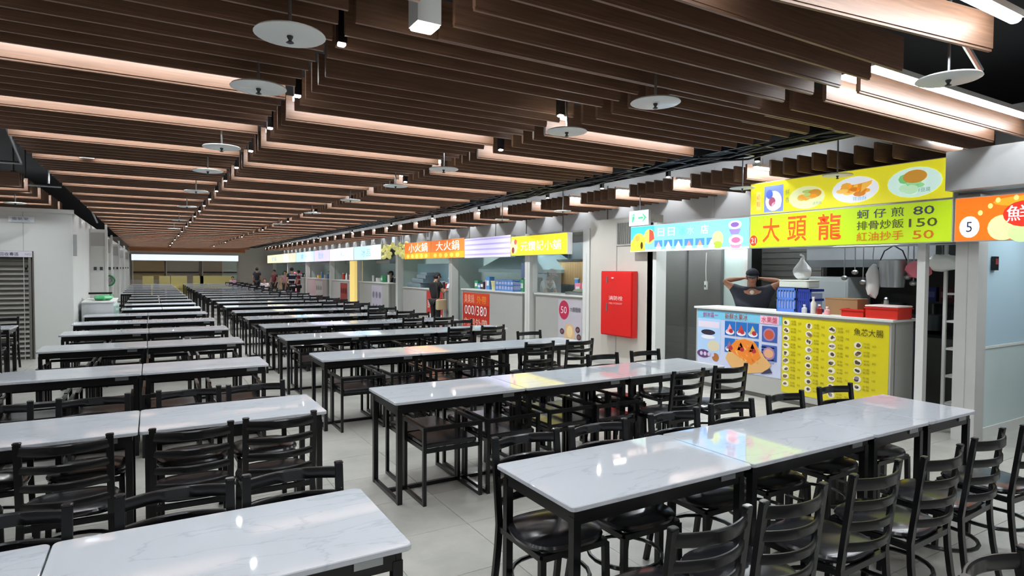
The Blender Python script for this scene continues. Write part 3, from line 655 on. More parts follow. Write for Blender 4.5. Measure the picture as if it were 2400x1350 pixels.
MB().box(-.02, 0, -.75, 0, 0, .42).build('frame', M_GREYW, t)
for k in range(14): MB().box(-.035, -.02, -.04-.05*k-.02, -.04-.05*k, .03, .39).build('louvre', M_SHUT, t)

# ------------------------------------------------------------------ counters and stall fittings
def counter(label, ya, yb, X=XF, D=.42, H=1.17, m=None):
    t = thing('stall_counter', label, 'counter', (X, ya, 0)); L = ya-yb
    MB().box(0, D, -L, 0, .06, H-.03).build('body', m or M_GREYW, t); MB().rprism(-.03, D+.03, -L-.03, .03, H-.03, H, .01, .004, 2).build('worktop', M_WHITE, t); MB().box(.03, D-.03, -L+.03, -.03, 0, .06).build('plinth', M_SHUT, t)
    MB().box(D*.15, D*.15+.012, -L-.004, -L, .08, H-.05).build('edge_joint', M_SHUT, t); return t, L
def poster(parent, name, u0, u1, v0, v1, rgb, T=.004):
    o = MB().box(-T, 0, -u1, -u0, v0, v1).build(name, col(rgb, 0, .3), parent); return Print((-T-.0005, -u0, v0), (0, -1, 0), (0, 0, 1)), u1-u0, v1-v0
t, L = counter('long counter under the yellow sign, covered with food posters', 6.38, 3.6, D=.46)
p, w, h = poster(t, 'dessert_poster', .03, 1.43, .30, 1.12, (200, 206, 232))
p.rect(0, w, h-.12, h, (120, 196, 226)).rect(0, .42, .2, h-.12, (176, 206, 240), 1.1).text('剉冰區一', .1, h-.1, .075, (180, 40, 110), w=.28).text('新鮮水果冰', .5, h-.105, .085, (170, 70, 40), w=.38).rect(1.08, 1.36, h-.12, h-.01, (246, 190, 210), 2).text('水果盤', 1.1, h-.105, .08, (190, 20, 70), w=.24, l=4)
for k in range(3):
    for j in range(2):
        u, v = .5+.19*k, h-.33-.24*j; p.rect(u, u+.18, v, v+.2, (40, 110, 186), 2)
        p.ell(u+.09, v+.05, .075, .04, (236, 232, 240), 3, 'dessert_picture').poly([(u+.03, v+.05), (u+.15, v+.05), (u+.085, v+.165)], ((240, 160, 160), (190, 70, 60), (210, 190, 120), (150, 110, 140), (240, 226, 230), (60, 50, 54))[k+3*j], 4, 'dessert_picture').ell(u+.11, v+.065, .035, .03, (180, 50, 60), 5, 'dessert_picture')
for j, c in enumerate(((196, 86, 60), (226, 170, 130))): v = h-.36-.25*j; p.rect(1.11, 1.34, v, v+.21, (66, 96, 170), 2).ell(1.22, v+.1, .09, .085, (170, 130, 170), 3, 'dessert_picture').ell(1.22, v+.1, .07, .06, c, 4, 'dessert_picture')
p.ell(.2, .50, .13, .04, (50, 46, 60), 2, 'dessert_picture').ell(.2, .43, .13, .03, (230, 230, 240), 2, 'dessert_picture').ell(.3, .31, .11, .08, (214, 204, 176), 2, 'dessert_picture').ell(.12, .18, .12, .06, (96, 60, 110), 2, 'dessert_picture').ell(.34, .15, .06, .06, (176, 110, 60), 2, 'dessert_picture').rect(.02, .4, .57, .66, (226, 214, 230), 2)
for k in range(4): p.ell(.08+.07*k, .18, .028, .03, (206, 196, 220), 3, 'dessert_picture')
p.poly([(.52, .16), (.62, .05), (.9, .0), (1.18, .06), (1.26, .16), (1.08, .34), (.98, .45), (.84, .47), (.7, .44), (.6, .34)], (226, 176, 112), 3, 'dessert_picture').poly([(.56, .3), (.72, .22), (.95, .12), (1.1, .24), (1.02, .42), (.84, .46), (.68, .42)], (236, 136, 50), 4, 'dessert_picture')
R = random.Random(9)
for k in range(16): u, v = R.uniform(.68, 1.05), R.uniform(.18, .42); p.poly([(u, v), (u+.03, v-.05), (u+.05, v-.03)], ((244, 160, 70), (214, 110, 36), (250, 190, 110))[k % 3], 5, 'dessert_picture')
p.poly([(1.1, .02), (1.28, .06), (1.24, .12), (1.16, .07)], (60, 60, 90), 4, 'dessert_picture')
for k in range(6): p.rect(1.1, 1.3, .38-.04*k, .395-.04*k, (150, 150, 196), 2)
p.build(t)
p, w, h = poster(t, 'menu_poster', 1.44, 2.76, .14, 1.11, (222, 208, 34))
p.text('魚芯大腸', .93, h-.15, .085, (70, 62, 30), w=.33)
R = random.Random(4)
for c, (u, n, top) in enumerate(((.06, 9, h-.07), (.37, 9, h-.09), (.67, 9, h-.11), (.98, 6, h-.26))):
    for k in range(n):
        v = top-.098*k
        if v < .06: continue
        p.ell(u, v, .047, .04, (236, 232, 206), 1.5, 'dish_picture', 12)
        for q in range(3): p.ell(u+R.uniform(-.015, .015), v+R.uniform(-.012, .012), R.uniform(.014, .03), R.uniform(.01, .022), ((90, 66, 50), (130, 100, 70), (70, 56, 56), (150, 130, 140))[R.randrange(4)], 2+q*.3, 'dish_picture', 8)
        p.text(('炒飯', '炒麵', '米粉', '肉羹')[k % 4], u+.065, v+.008, .028, (150, 138, 30), w=.07).text(('湯麵', '乾麵')[k % 2], u+.065, v-.028, .026, (150, 138, 30), w=.07).text(str(60+10*(k % 5)), u+.165, v-.01, .026, (150, 138, 30), w=.04)
p.text('外帶專線', 1.0, .04, .04, (120, 110, 30)).build(t)
def on(name, label, cat, x, y, z, rz=0., group=None): return thing(name, label, cat, (x, y, z), rz, group)
# things on the yellow counter (top z 1.17)
Z = 1.17
for i, (y, s) in enumerate(((4.05, .13), (3.86, .175))):
    t = on('red_tray_box', ('low red plastic box on the yellow counter, the left one', 'taller red plastic box with a white lid on the yellow counter')[i], 'box', 7.2, (4.07, 3.74)[i], Z)
    hh = (.09, .13)[i]; m = MB().box(-.15, .15, -s, s, 0, .008).box(-.15, -.142, -s, s, .008, hh).box(.142, .15, -s, s, .008, hh).box(-.142, .142, -s, -s+.008, .008, hh).box(-.142, .142, s-.008, s, .008, hh)
    m.box(-.162, -.15, -s-.012, s+.012, hh-.02, hh-.008).box(.15, .162, -s-.012, s+.012, hh-.02, hh-.008); m.build('tub', mat('red_plastic', (210, 44, 30), .35), t)
    if i: MB().rprism(-.16, .16, -s-.01, s+.01, hh, hh+.018, .02, .006).build('lid', col((236, 214, 210)), t)
t = on('cardboard_box', 'brown cardboard box on the yellow counter behind the red boxes', 'box', 7.33, 4.3, Z); MB().box(-.12, .12, -.2, .2, 0, .2).build('carton', mat('cardboard', (158, 122, 84), .7), t)
MB().box(-.12, .12, -.005, .005, .2, .203).build('tape_strip', col((190, 160, 110)), t); MB().box(-.125, -.12, -.2, .2, .19, .203).build('flap', MATS['cardboard'], t)
def crate(label, x, y, z, w, d, h, rgb):
    t = on('plastic_crate', label, 'crate', x, y, z); a = MB().box(-d, d, -w, w, 0, .012)
    for zz in (.012, h*.5, h-.03): a.box(-d, -d+.012, -w, w, zz, zz+.03).box(d-.012, d, -w, w, zz, zz+.03).box(-d, d, -w, -w+.012, zz, zz+.03).box(-d, d, w-.012, w, zz, zz+.03)
    a.build('rails', mat('crate_%d' % rgb[0], rgb, .35), t); q = MB()
    n = 7
    for k in range(n):
        yk = -w+(2*w-.02)*k/(n-1); q.box(-d+.002, -d+.01, yk, yk+.02, .01, h-.02)
    q.build('ribs', MATS['crate_%d' % rgb[0]], t); MB().box(-d+.013, d-.013, -w+.013, w-.013, .012, h-.05).build('contents', col((176, 190, 226)), t); return t
crate('blue plastic crate with a pale label on the yellow counter', 7.25, 4.98, Z, .135, .14, .31, (84, 124, 206))
crate('dark blue plastic crate on the yellow counter, right of the paler crate', 7.27, 4.74, Z, .095, .14, .30, (38, 58, 150))
t = on('lidded_tub', 'pale lidded food tub on top of the blue crates', 'tub', 7.25, 4.9, Z+.315); MB().rprism(-.13, .13, -.22, .2, 0, .085, .03, .01).build('tub', col((200, 206, 196)), t); MB().rprism(-.135, .135, -.225, .205, .085, .1, .03, .005).build('lid', col((222, 226, 216)), t)
t = on('plastic_bag', 'crumpled white plastic bag on the tub above the crates', 'bag', 7.25, 4.85, Z+.415); MB().blob((0, 0, .11), .09, .12, .11, 12, 8, lambda q: q*(1+.16*math.sin(9*q.x*20+7*q.y*20)*.5) if q.z < .06 else Vector((q.x*.45, q.y*.45, q.z*1.7))).build('film', mat('white_film', (212, 214, 214), .3), t, True); MB().tube([(0, -.02, .27), (0, -.01, .31), (0, .03, .33)], .014, 6).build('knot', MATS['white_film'], t)
for i, (y, h, c, l) in enumerate(((4.58, .19, (214, 206, 196), 'tall cream bottle right of the dark blue crate'), (4.5, .1, (150, 40, 34), 'small red sauce bottle beside the cardboard box'), (4.7, .09, (200, 200, 206), 'squat clear jar in front of the crates'), (4.4, .08, (236, 170, 170), 'small pink pot beside the cardboard box'))):
    t = on('bottle', l, 'bottle', 7.09, y, Z); MB().lathe([(.03, 0), (.033, .01), (.033, h*.7), (.014, h*.85), (.014, h)], 14).build('bottle_body', col(c, 0, .25), t, True); MB().lathe([(.016, h), (.016, h+.02)], 12).build('cap', col((226, 226, 222)), t)
t = on('cooking_pot', 'dark steel cooking pot behind the yellow counter beside the man', 'pot', 8.32, 5.75, .95); MB().lathe([(.01, 0), (.2, 0), (.21, .02), (.21, .3), (.2, .3), (.2, .04), (.01, .03)], 24).build('pot_body', mat('dark_steel', (86, 90, 94), .3, metal=.8), t, True); MB().lathe([(.215, .3), (.215, .33), (.1, .36), (.02, .37)], 24).build('lid', M_STEEL, t, True); MB().lathe([(.02, .37), (.03, .4), (.02, .42)], 10).build('knob', M_BLACK, t)
t = on('prep_table', 'steel prep table behind the yellow counter', 'table', 8.35, 5.3, 0); MB().box(-.28, .28, -1.2, .6, .9, .95).build('tabletop', M_STEEL, t)
for x in (-.25, .25):
    for y in (-1.15, .55): MB().box(x-.02, x+.02, y-.02, y+.02, 0, .9).build('leg', M_STEEL, t)
# hood, kitchen clutter
t = on('extractor_hood', 'big grey steel extractor hood inside the yellow-sign stall', 'hood', 8.75, 4.7, 1.76)
MB().prism([(-.5, .1), (-.5, .55), (.9, .75), (.9, .1), (.75, 0), (-.4, 0)], 'y', -.95, .75).build('canopy', mat('hood_grey', (158, 162, 166), .35, metal=.3), t); MB().box(0, .4, -.3, .3, .72, 1.06).build('duct', M_STEEL, t)
t = on('fridge_unit', 'white upright cabinet standing under the grey hood', 'cabinet', 8.75, 5.25, 0); MB().rprism(-.3, .3, -.3, .3, 0, 1.62, .02, .01).build('body', col((206, 210, 210)), t); MB().box(-.31, -.3, -.28, .28, .1, 1.55).build('door', col((196, 202, 204)), t); MB().box(-.335, -.31, -.26, -.23, .8, 1.2).build('handle', M_STEEL, t)
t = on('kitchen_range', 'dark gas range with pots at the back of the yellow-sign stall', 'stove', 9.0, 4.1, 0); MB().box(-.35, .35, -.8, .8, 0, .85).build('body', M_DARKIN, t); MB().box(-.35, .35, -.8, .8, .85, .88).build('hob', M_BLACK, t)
for y in (-.5, 0, .5): MB().lathe([(.14, .88), (.16, .9), (.1, .92)], 14, (0, y, 0)).build('burner', M_BLACK, t)
for i, (x, y, rr, h) in enumerate(((9.0, 3.7, .17, .28), (9.0, 4.15, .2, .2), (9.0, 4.6, .16, .34))):
    t = on('stock_pot', 'dark stock pot on the range, %s from the right' % ORD[i], 'pot', x, y, .925); MB().lathe([(.01, 0), (rr, 0), (rr, h), (rr-.01, h), (rr-.01, .02), (.01, .02)], 20).build('pot_body', MATS['dark_steel'], t, True)
    for s in (-1, 1): MB().tube([(0, s*rr, h*.75), (0, s*(rr+.04), h*.8), (0, s*rr, h*.85)], .008, 5).build('handle', M_BLACK, t)
t = on('gas_cylinder', 'pale upright cylinder standing at the back of the kitchen', 'cylinder', 8.6, 4.5, .95); MB().lathe([(.06, 0), (.07, .02), (.07, .25), (.03, .32), (.03, .36)], 14).build('body', col((186, 182, 170)), t, True); MB().lathe([(.02, .36), (.03, .38), (.02, .4)], 8).build('valve', M_STEEL, t)
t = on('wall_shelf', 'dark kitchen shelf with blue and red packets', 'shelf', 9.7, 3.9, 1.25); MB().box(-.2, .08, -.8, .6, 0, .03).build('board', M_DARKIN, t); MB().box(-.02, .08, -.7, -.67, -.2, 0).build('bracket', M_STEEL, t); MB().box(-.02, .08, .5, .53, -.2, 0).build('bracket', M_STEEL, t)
for i, c in enumerate(((50, 56, 130), (96, 40, 44), (58, 60, 110), (120, 60, 50), (80, 76, 70), (46, 60, 90))):
    t = on('food_packet', 'packet on the dark kitchen shelf, %s from the left' % ORD[i], 'packet', 9.62, 4.42-.22*i, 1.28); MB().box(-.05, .05, -.09, .09, 0, .2).build('carton', col(c), t); MB().box(-.052, -.05, -.07, .07, .06, .14).build('label_patch', col(tuple(min(255, v+60) for v in c)), t)
# hanging bags, hanging pot
t = on('hanging_pot', 'grey steel bucket hanging under the yellow sign', 'bucket', 7.35, 3.78, 1.52); MB().lathe([(.01, 0), (.12, 0), (.15, .3), (.155, .31), (.145, .3), (.115, .02), (.01, .02)], 20).build('bucket_body', M_STEEL, t, True); MB().tube([(0, -.15, .3), (0, -.1, .42), (0, 0, .48), (0, .1, .42), (0, .15, .3)], .007, 6).build('handle', M_BLACK, t)
for i, (y, z, sx, sy, sz, c, l) in enumerate(((4.0, 1.58, .07, .08, .2, (206, 208, 206), 'white plastic bag hanging left of the steel bucket'), (3.5, 1.72, .08, .14, .1, (206, 110, 122), 'pink plastic bag hanging right of the steel bucket'), (3.27, 1.80, .08, .2, .09, (222, 226, 222), 'long white plastic bag hanging beside the stall post'))):
    t = on('hanging_bag', l, 'bag', 7.35, y, z); MB().blob((0, 0, 0), sx, sy, sz, 12, 8, lambda q: q*(1+.12*math.sin(60*q.y+45*q.z))).build('film', col(c, 0, .3), t, True); MB().tube([(0, 0, sz*.9), (0, .01, sz+.1), (0, 0, 2.0-z)], .006, 5).build('loop', M_STEEL, t)
t = on('hanging_rail', 'steel rail under the yellow sign with bags and utensils', 'rail', 7.35, 4.2, 1.99); MB().tube([(0, -1.2, .01), (0, .9, .01)], .012, 8).build('bar', M_STEEL, t, True)
for y in (-1.15, .85): MB().tube([(0, y, .01), (0, y, .5)], .008, 6).build('hanger_rod', M_STEEL, t)
for i, (y, h) in enumerate(((4.35, .4), (4.22, .33), (4.12, .45), (3.62, .38), (3.56, .45))):
    t = on('ladle', 'utensil hanging from the kitchen rail, %s from the left' % ORD[i], 'utensil', 7.35, y, 1.99-h); MB().tube([(0, 0, .04), (0, 0, h)], .007, 5).build('handle', M_STEEL, t); MB().blob((0, 0, .03), .04, .04, .03, 8, 5).build('bowl', M_STEEL, t, True)
# rack by the column with odds and ends
t = on('storage_rack', 'white storage rack full of goods between the yellow stall and the column', 'rack', 7.75, 3.12, 0)
for x in (-.3, .3):
    for y in (-.16, .16): MB().box(x-.015, x+.015, y-.015, y+.015, 0, 2.0).build('upright', M_WHITE, t)
for z in (.25, .55, .85, 1.15, 1.45, 1.75): MB().box(-.3, .3, -.16, .16, z, z+.02).build('shelf_board', M_WHITE, t)
R = random.Random(21); kk = 0
for z in (.27, .57, .87, 1.17, 1.47, 1.77):
    for x in (-.22, -.08, .06, .2):
        c = R.choice(((150, 60, 50), (120, 84, 60), (70, 60, 110), (60, 84, 70), (170, 160, 150), (60, 60, 70), (190, 150, 100))); hh = R.uniform(.1, .2)
        t = on('rack_carton', 'small packed carton on the white rack, %s counted from the bottom' % ORD[kk], 'carton', 7.75+x, 3.10, z, 0, 'cartons on the white rack'); MB().box(-.055, .055, -.1, .1, 0, hh).build('carton', col(c), t); MB().box(-.04, .04, -.102, -.1, hh*.3, hh*.7).build('label_patch', col(tuple(min(255, v+70) for v in c)), t); kk += 1
struct('trim_40', M_WHITE, MB().box(7.05, 7.13, 3.3, 3.38, 0, 2.0))
# card reader on the column
t = on('card_reader', 'small black card reader on the pale blue panel beside the column', 'card reader', 7.36, 2.785, 1.72); MB().box(-.045, .045, 0, .03, 0, .14).build('housing', M_BLACK, t); MB().box(-.03, .03, -.003, 0, .06, .12).build('screen', col((120, 40, 50)), t)
# pale blue glazed partition facing the camera
t = tag(empty('window_1'), kind='structure'); MB().box(7.2, 9.8, 2.82, 2.85, .95, 2.43).build('upper_pane', mat('pale_blue_glass', (186, 212, 226), .12, vary=.03, scale=1), t); MB().box(7.2, 9.8, 2.82, 2.85, .12, .93).build('lower_pane', mat('frosted_pane', (200, 216, 216), .25, vary=.05, scale=2), t); MB().box(7.2, 9.8, 2.81, 2.86, .925, .95).build('mid_rail', M_WHITE, t); MB().box(7.2, 9.8, 2.81, 2.86, 0, .12).build('bottom_rail', M_WHITE, t)

# dark glazed shutter door of the blue stall, set back from the aisle
t = tag(empty('door_2'), kind='structure')
MB().box(8.2, 8.23, 6.7, 8.9, 0, 2.83).build('shutter_back', mat('dark_shutter', (118, 116, 112), .4, metal=.3, vary=.1), t)
for k in range(28): MB().box(8.185, 8.2, 6.72, 8.88, .01+.1*k, .095+.1*k).build('shutter_slat', MATS['dark_shutter'], t)
for y in (6.78, 7.55, 8.3): MB().box(8.02, 8.07, y, y+.03, 0, 2.43).build('door_stile', mat('door_steel', (120, 122, 122), .3, metal=.7), t)
MB().box(8.04, 8.05, 6.81, 8.3, .05, 2.42).build('pane', glass('clear_glass', (140, 140, 138), .35), t)
struct('trim_41', MATS['mint_partition'], MB().box(8.06, 8.2, 6.36, 6.78, 0, 2.44)); struct('trim_44', M_WHITE, MB().box(8.0, 8.08, 6.28, 6.36, 0, 2.44)); struct('trim_42', M_WHITE, MB().box(6.98, 7.2, 7.22, 7.42, 0, 2.47))
struct('wall_stall_side', MATS['mint_partition'], MB().box(7.2, 9.8, 8.9, 8.98, 0, 2.44))
struct('trim_43', MATS['dark_shutter'], MB().box(8.9, 9.0, 5.6, 6.7, 0, 2.83))
for k in range(28): MB().box(8.885, 8.9, 5.62, 6.68, .01+.1*k, .095+.1*k).build('shutter_slat', MATS['dark_shutter'], bpy.data.objects['trim_43'])
t = on('switch_pendant', 'white hanging switch on a cord in front of the dark shutter', 'switch', 7.98, 7.08, 1.38); MB().rprism(-.02, .02, -.03, .03, 0, .14, .01, .005).build('switch_body', M_WHITE, t); MB().tube([(0, 0, .14), (0, .01, .35), (0, 0, .62)], .006, 6).build('cord', col((214, 210, 200)), t); MB().box(-.024, -.02, -.012, .012, .04, .08).build('button', M_BLACK, t)

# ---- the lit stalls further along
def stall_light(x, y, L, e=None):
    t = thing('stall_light', 'unseen white tube light on the ceiling inside the stalls', 'light', (x, y, 2.38 if x < 8.05 else 2.775), 0, 'tube lights inside the stalls'); MB().box(-.03, .03, -L/2, L/2, .02, .05).build('housing', M_WHITE, t); MB().box(-.02, .02, -L/2+.02, L/2-.02, 0, .02).build('tube', M_STALLT, t)
for y, L in ((10.2, 1.4), (12.6, 2.4), (14.2, 1.2), (17, 3), (21.5, 3), (26, 3), (30.5, 3), (35.5, 3.5), (40.5, 3.5)): stall_light(8.1, y, L)
stall_light(7.6, 1.9, 1.5); stall_light(8.7, 1.6, 1.0); stall_light(7.55, 7.9, 1.2); stall_light(8.4, 6.2, .8); stall_light(7.7, 6.6, 1.2); stall_light(7.7, 4.4, .8)  # unseen tubes, most added to brighten the blue pane, dark shutter and kitchen
# stall C : white-capped worker
t, L = counter('low white counter with a noodle poster, left of the fire cabinet', 10.9, 9.2, X=7.06, D=.5, H=1.2, m=M_GREYW)
p, w, h = poster(t, 'noodle_poster', .85, 1.64, .12, 1.1, (196, 190, 200)); p.ell(.2, h-.2, .17, .19, (196, 50, 84), 2).text('50', .1, h-.27, .14, (250, 226, 236), w=.2, l=4).poly([(.25, 0), (.5, 0), (.58, .3), (.5, .5), (.28, .52), (.22, .3)], (226, 190, 150), 2, 'food_picture').ell(.4, .36, .1, .12, (240, 214, 160), 3, 'food_picture').text('大腸麵線', .4, h-.22, .09, (70, 60, 70), w=.35)
for u, v in ((.66, .42), (.66, .15), (.1, .12), (.14, .35), (.7, .28)): p.ell(u, v, .07, .06, (70, 56, 62), 2.5, 'food_picture').ell(u, v, .04, .03, (150, 90, 90), 3, 'food_picture')
p.build(t)
struct('window_2', glass('pale_glass', (206, 220, 220), .12), MB().box(7.04, 7.05, 9.95, 11.0, 1.2, 2.0))
t = on('bamboo_blind', 'tan bamboo blind hanging inside the stall behind the worker', 'blind', 8.6, 11.75, 1.35)
for k in range(16): MB().box(0, .02, -.75+.095*k, -.66+.095*k, 0, .55).build('slat', mat('bamboo', (206, 172, 120), .5), t)
MB().box(-.01, .03, -.76, .78, .55, .6).build('head_rail', M_DARKIN, t)
t = on('wall_monitor', 'dark grey cabinet high inside the stall left of the fire cabinet', 'cabinet', 8.2, 9.55, 1.98); MB().box(-.2, .2, -.55, .5, 0, .55).build('body', M_SHUT, t); MB().box(-.21, -.2, -.5, .45, .05, .5).build('door', M_STEEL, t)
t = on('salad_case', 'low steel display tray with food on the stall counter beside the worker', 'tray', 7.35, 9.6, 1.2); MB().box(-.2, .2, -.35, .35, 0, .06).build('tray', M_STEEL, t); MB().blob((0, 0, .07), .17, .3, .06, 12, 6).build('food', col((120, 130, 110)), t, True)
# stall D : red poster counter
t, L = counter('white counter with a red price poster, beyond the low glass counter', 14.35, 11.35, X=7.0, D=.5, H=1.19)
p, w, h = poster(t, 'price_poster', .05, 1.5, .2, 1.1, (200, 50, 36)); p.rect(0, w, h-.3, h, (222, 70, 36), 1).text('臭臭鍋', .1, h-.26, .22, (250, 200, 170), w=.55).text('外帶', .8, h-.26, .2, (250, 170, 60), w=.5).text('000/380', .12, .34, .24, (255, 250, 244), w=1.2).text('內用外帶', .1, .06, .2, (250, 214, 190), w=1.25); p.build(t)
t = on('extractor_hood', 'pale teal extractor hood inside the stall with the red poster', 'hood', 8.3, 13.1, 1.62); MB().add([(-.9, -1.1, 0), (.9, -1.1, 0), (.9, 1.1, 0), (-.9, 1.1, 0), (-.3, -.45, .55), (.5, -.45, .55), (.5, .45, .55), (-.3, .45, .55), (-.9, -1.1, .08), (.9, -1.1, .08), (.9, 1.1, .08), (-.9, 1.1, .08)], [(3, 2, 1, 0), (0, 1, 9, 8), (1, 2, 10, 9), (2, 3, 11, 10), (3, 0, 8, 11), (8, 9, 5, 4), (9, 10, 6, 5), (10, 11, 7, 6), (11, 8, 4, 7), (4, 5, 6, 7)]).build('canopy', mat('teal_steel', (170, 200, 204), .3, metal=.2), t); MB().box(-.1, .3, -.2, .2, .55, 1.2).build('duct', M_STEEL, t)
crate('blue plastic basin on the counter with the red poster', 7.25, 12.3, 1.19, .42, .17, .26, (96, 140, 206))
t = on('cream_tub', 'cream coloured tub on the red-poster counter', 'tub', 7.25, 13.0, 1.19); MB().lathe([(.09, 0), (.11, .2), (.12, .21), (.1, .2), (.08, .02)], 14).build('tub', col((226, 220, 160)), t, True); MB().lathe([(.122, .21), (.122, .225)], 14).build('lid', col((236, 232, 190)), t)
for i, (y, c) in enumerate(((11.75, (226, 180, 206)), (11.95, (150, 170, 210)), (11.6, (60, 60, 76)))):
    t = on('hanging_towel', 'cloth hanging inside the red-poster stall, %s from the left post' % ORD[i], 'cloth', 7.4, y, 1.35); m = MB(); m.add([(.02*math.sin(6*k), -.08+.02*k, z) for z in (0, .5) for k in range(9)], [(k, k+1, k+10, k+9) for k in range(8)]); m.build('cloth', col(c), t, True); MB().tube([(0, 0, .5), (0, 0, .6)], .008, 5).build('hook', M_STEEL, t)
for i, (y, h, rr) in enumerate(((13.9, .35, .1), (13.55, .42, .12), (12.75, .5, .13), (13.3, .3, .1))):
    t = on('kitchen_pan', 'dark pan standing in the red-poster stall, %s in line' % ORD[i], 'pan', 8.3, y, 1.0); MB().lathe([(.01, 0), (rr, 0), (rr*1.15, h), (rr, h), (.01, .04)], 14).build('pan_body', M_BLACK, t, True); MB().tube([(0, rr, h*.8), (0, rr+.18, h*.9)], .012, 5).build('handle', M_BLACK, t)
t = on('back_bench', 'steel work bench inside the red-poster stall', 'bench', 8.3, 13.0, 0); MB().box(-.35, .35, -1.3, 1.3, .94, 1.0).build('tabletop', M_STEEL, t); MB().box(-.33, .33, -1.25, 1.25, 0, .94).build('body', M_SHUT, t)
# stall E : pale blue panels and stacked trays
t, L = counter('pale counter with red and white banners where the woman in black orders', 18.7, 15.5, X=7.0, D=.5, H=1.12)
for i, (a, b) in enumerate(((1.95, 2.5), (2.6, 3.12))):
    p, w, h = poster(t, 'red_banner', a, b, .1, 1.05, (206, 60, 54)); p.rect(.05, w-.05, .1, .3, (246, 236, 230)).text('鮮', .1, .45, .3, (250, 240, 230), w=.3).build(t)
struct('wall_blue_panel', mat('blue_panel', (160, 200, 214), .25), MB().box(7.62, 7.66, 15.3, 19.0, .9, 1.86))
for i, (y, z) in enumerate(((18.0, 1.12), (17.7, 1.26), (17.4, 1.39), (17.2, 1.5))):
    t = on('steel_tray_stack', 'stack of grey trays on the pale counter, %s step' % ORD[i], 'tray', 7.28, y-.0, z, 0, 'grey trays on the pale counter'); MB().rprism(-.2, .2, -.55+.1*i, .55-.1*i, 0, .13 if i < 3 else .09, .02, .01).build('tray', mat('tray_grey', (126, 146, 156), .4), t); MB().box(-.205, -.2, -.5+.1*i, .5-.1*i, .02, .04).build('rim', M_STEEL, t)
# generic far stalls
FAR = [(23.6, 19.6, (196, 190, 206), (90, 90, 96)), (27.8, 24.1, (150, 60, 50), (196, 150, 90)), (32.8, 28.2, (200, 214, 206), (120, 140, 140)), (37.8, 33.2, (190, 206, 196), (110, 130, 130)), (42.8, 38.2, (220, 190, 140), (200, 160, 110))]
for i, (ya, yb, pc, ic) in enumerate(FAR):
    t, L = counter('white counter of the %s far stall beyond the blue panels' % ORD[i], ya-.1, yb+.5, X=7.0, D=.5, H=1.2)
    p, w, h = poster(t, 'stall_poster', L*.45, L*.8, .1, 1.08, pc)
    for k in range(6): p.ell(w*(.2+.3*(k % 3)), .2+.45*(k//3), w*.1, .12, tuple(max(0, v-70) for v in pc), 2, 'food_picture')
    p.build(t)
    t = on('stall_cabinet', 'upright cabinet inside the %s far stall' % ORD[i], 'cabinet', 8.2, yb+1.4, 0); MB().rprism(-.35, .35, -.9, .6, 0, 1.95, .02, .01).build('body', col(ic), t); MB().box(-.36, -.35, -.85, .55, .1, 1.85).build('door', col(tuple(min(255, v+40) for v in ic)), t)
    t = on('stall_hood', 'steel hood inside the %s far stall' % ORD[i], 'hood', 8.0, (ya+yb)/2+.6, 1.9); MB().prism([(-.5, 0), (.5, 0), (.5, .5), (-.1, .5), (-.5, .12)], 'y', -.8, .8).build('canopy', M_STEEL, t); MB().box(.1, .4, -.2, .2, .5, .92).build('duct', M_STEEL, t)
t = on('yellow_pillar', 'warm yellow lit pillar sign between far stalls', 'sign', 6.93, 24.2, 0); MB().box(-.02, .3, -.35, .35, .1, 2.0).build('pillar_box', col((250, 220, 130), .5), t); MB().box(-.03, .31, -.36, .36, 0, .1).build('foot', M_SHUT, t)
t = on('standing_sign', 'glowing pink advertising stand near the far stalls', 'sign', 6.2, 31.5, 0); MB().rprism(-.06, .06, -.35, .35, .08, 1.5, .03, .01).build('panel', col((250, 120, 150), .8), t); MB().box(-.2, .2, -.3, .3, 0, .08).build('foot', M_BLACK, t)
# ---- far wall of the hall
t = thing('far_lightbox', 'long pale lightbox across the far end of the hall', 'sign', (2, 45.2, 2.13)); MB().box(-3.1, 3.1, 0, .1, 0, .4).build('sign_box', M_WHITE, t); MB().box(-3.09, 3.09, -.01, 0, .01, .39).build('lit_face', col((226, 236, 252), .95), t)
for i, (a, b, c) in enumerate(((-1.0, .72, (170, 156, 120)), (.85, 2.7, (178, 178, 172)), (2.95, 4.1, (174, 172, 160)), (4.15, 5.0, (200, 222, 224)))):
    o = struct('window_%d' % (i+3), col(c), MB().box(a, b, 45.3, 45.5, .9, 2.13)); MB().box(a-.06, a, 45.25, 45.35, 0, 2.13).build('post', M_WHITE, o); MB().box(a, b, 45.2, 45.3, 1.35, 1.42).build('sill_rail', M_BLACK, o)
struct('wall_far_low', M_CREAM, MB().box(-1.2, 5.2, 45.3, 45.6, 0, .9))
for i, (x, w) in enumerate(((-.2, .3), (.7, .3), (1.5, .45), (2.6, .3), (3.3, .6), (4.3, .4))):
    t = thing('yellow_bench', 'yellow booth bench at the far end of the hall, %s from the left' % ORD[i], 'bench', (x, 44.0, 0), 0, 'yellow benches at the far end'); y = col((214, 206, 140)); MB().box(-w, w, .3, .4, 0, 1.15).build('backrest', y, t); MB().box(-w, w, -.1, .3, .4, .5).build('seat', y, t); MB().box(-w+.05, w-.05, 0, .28, 0, .4).build('base', col((206, 192, 130)), t)

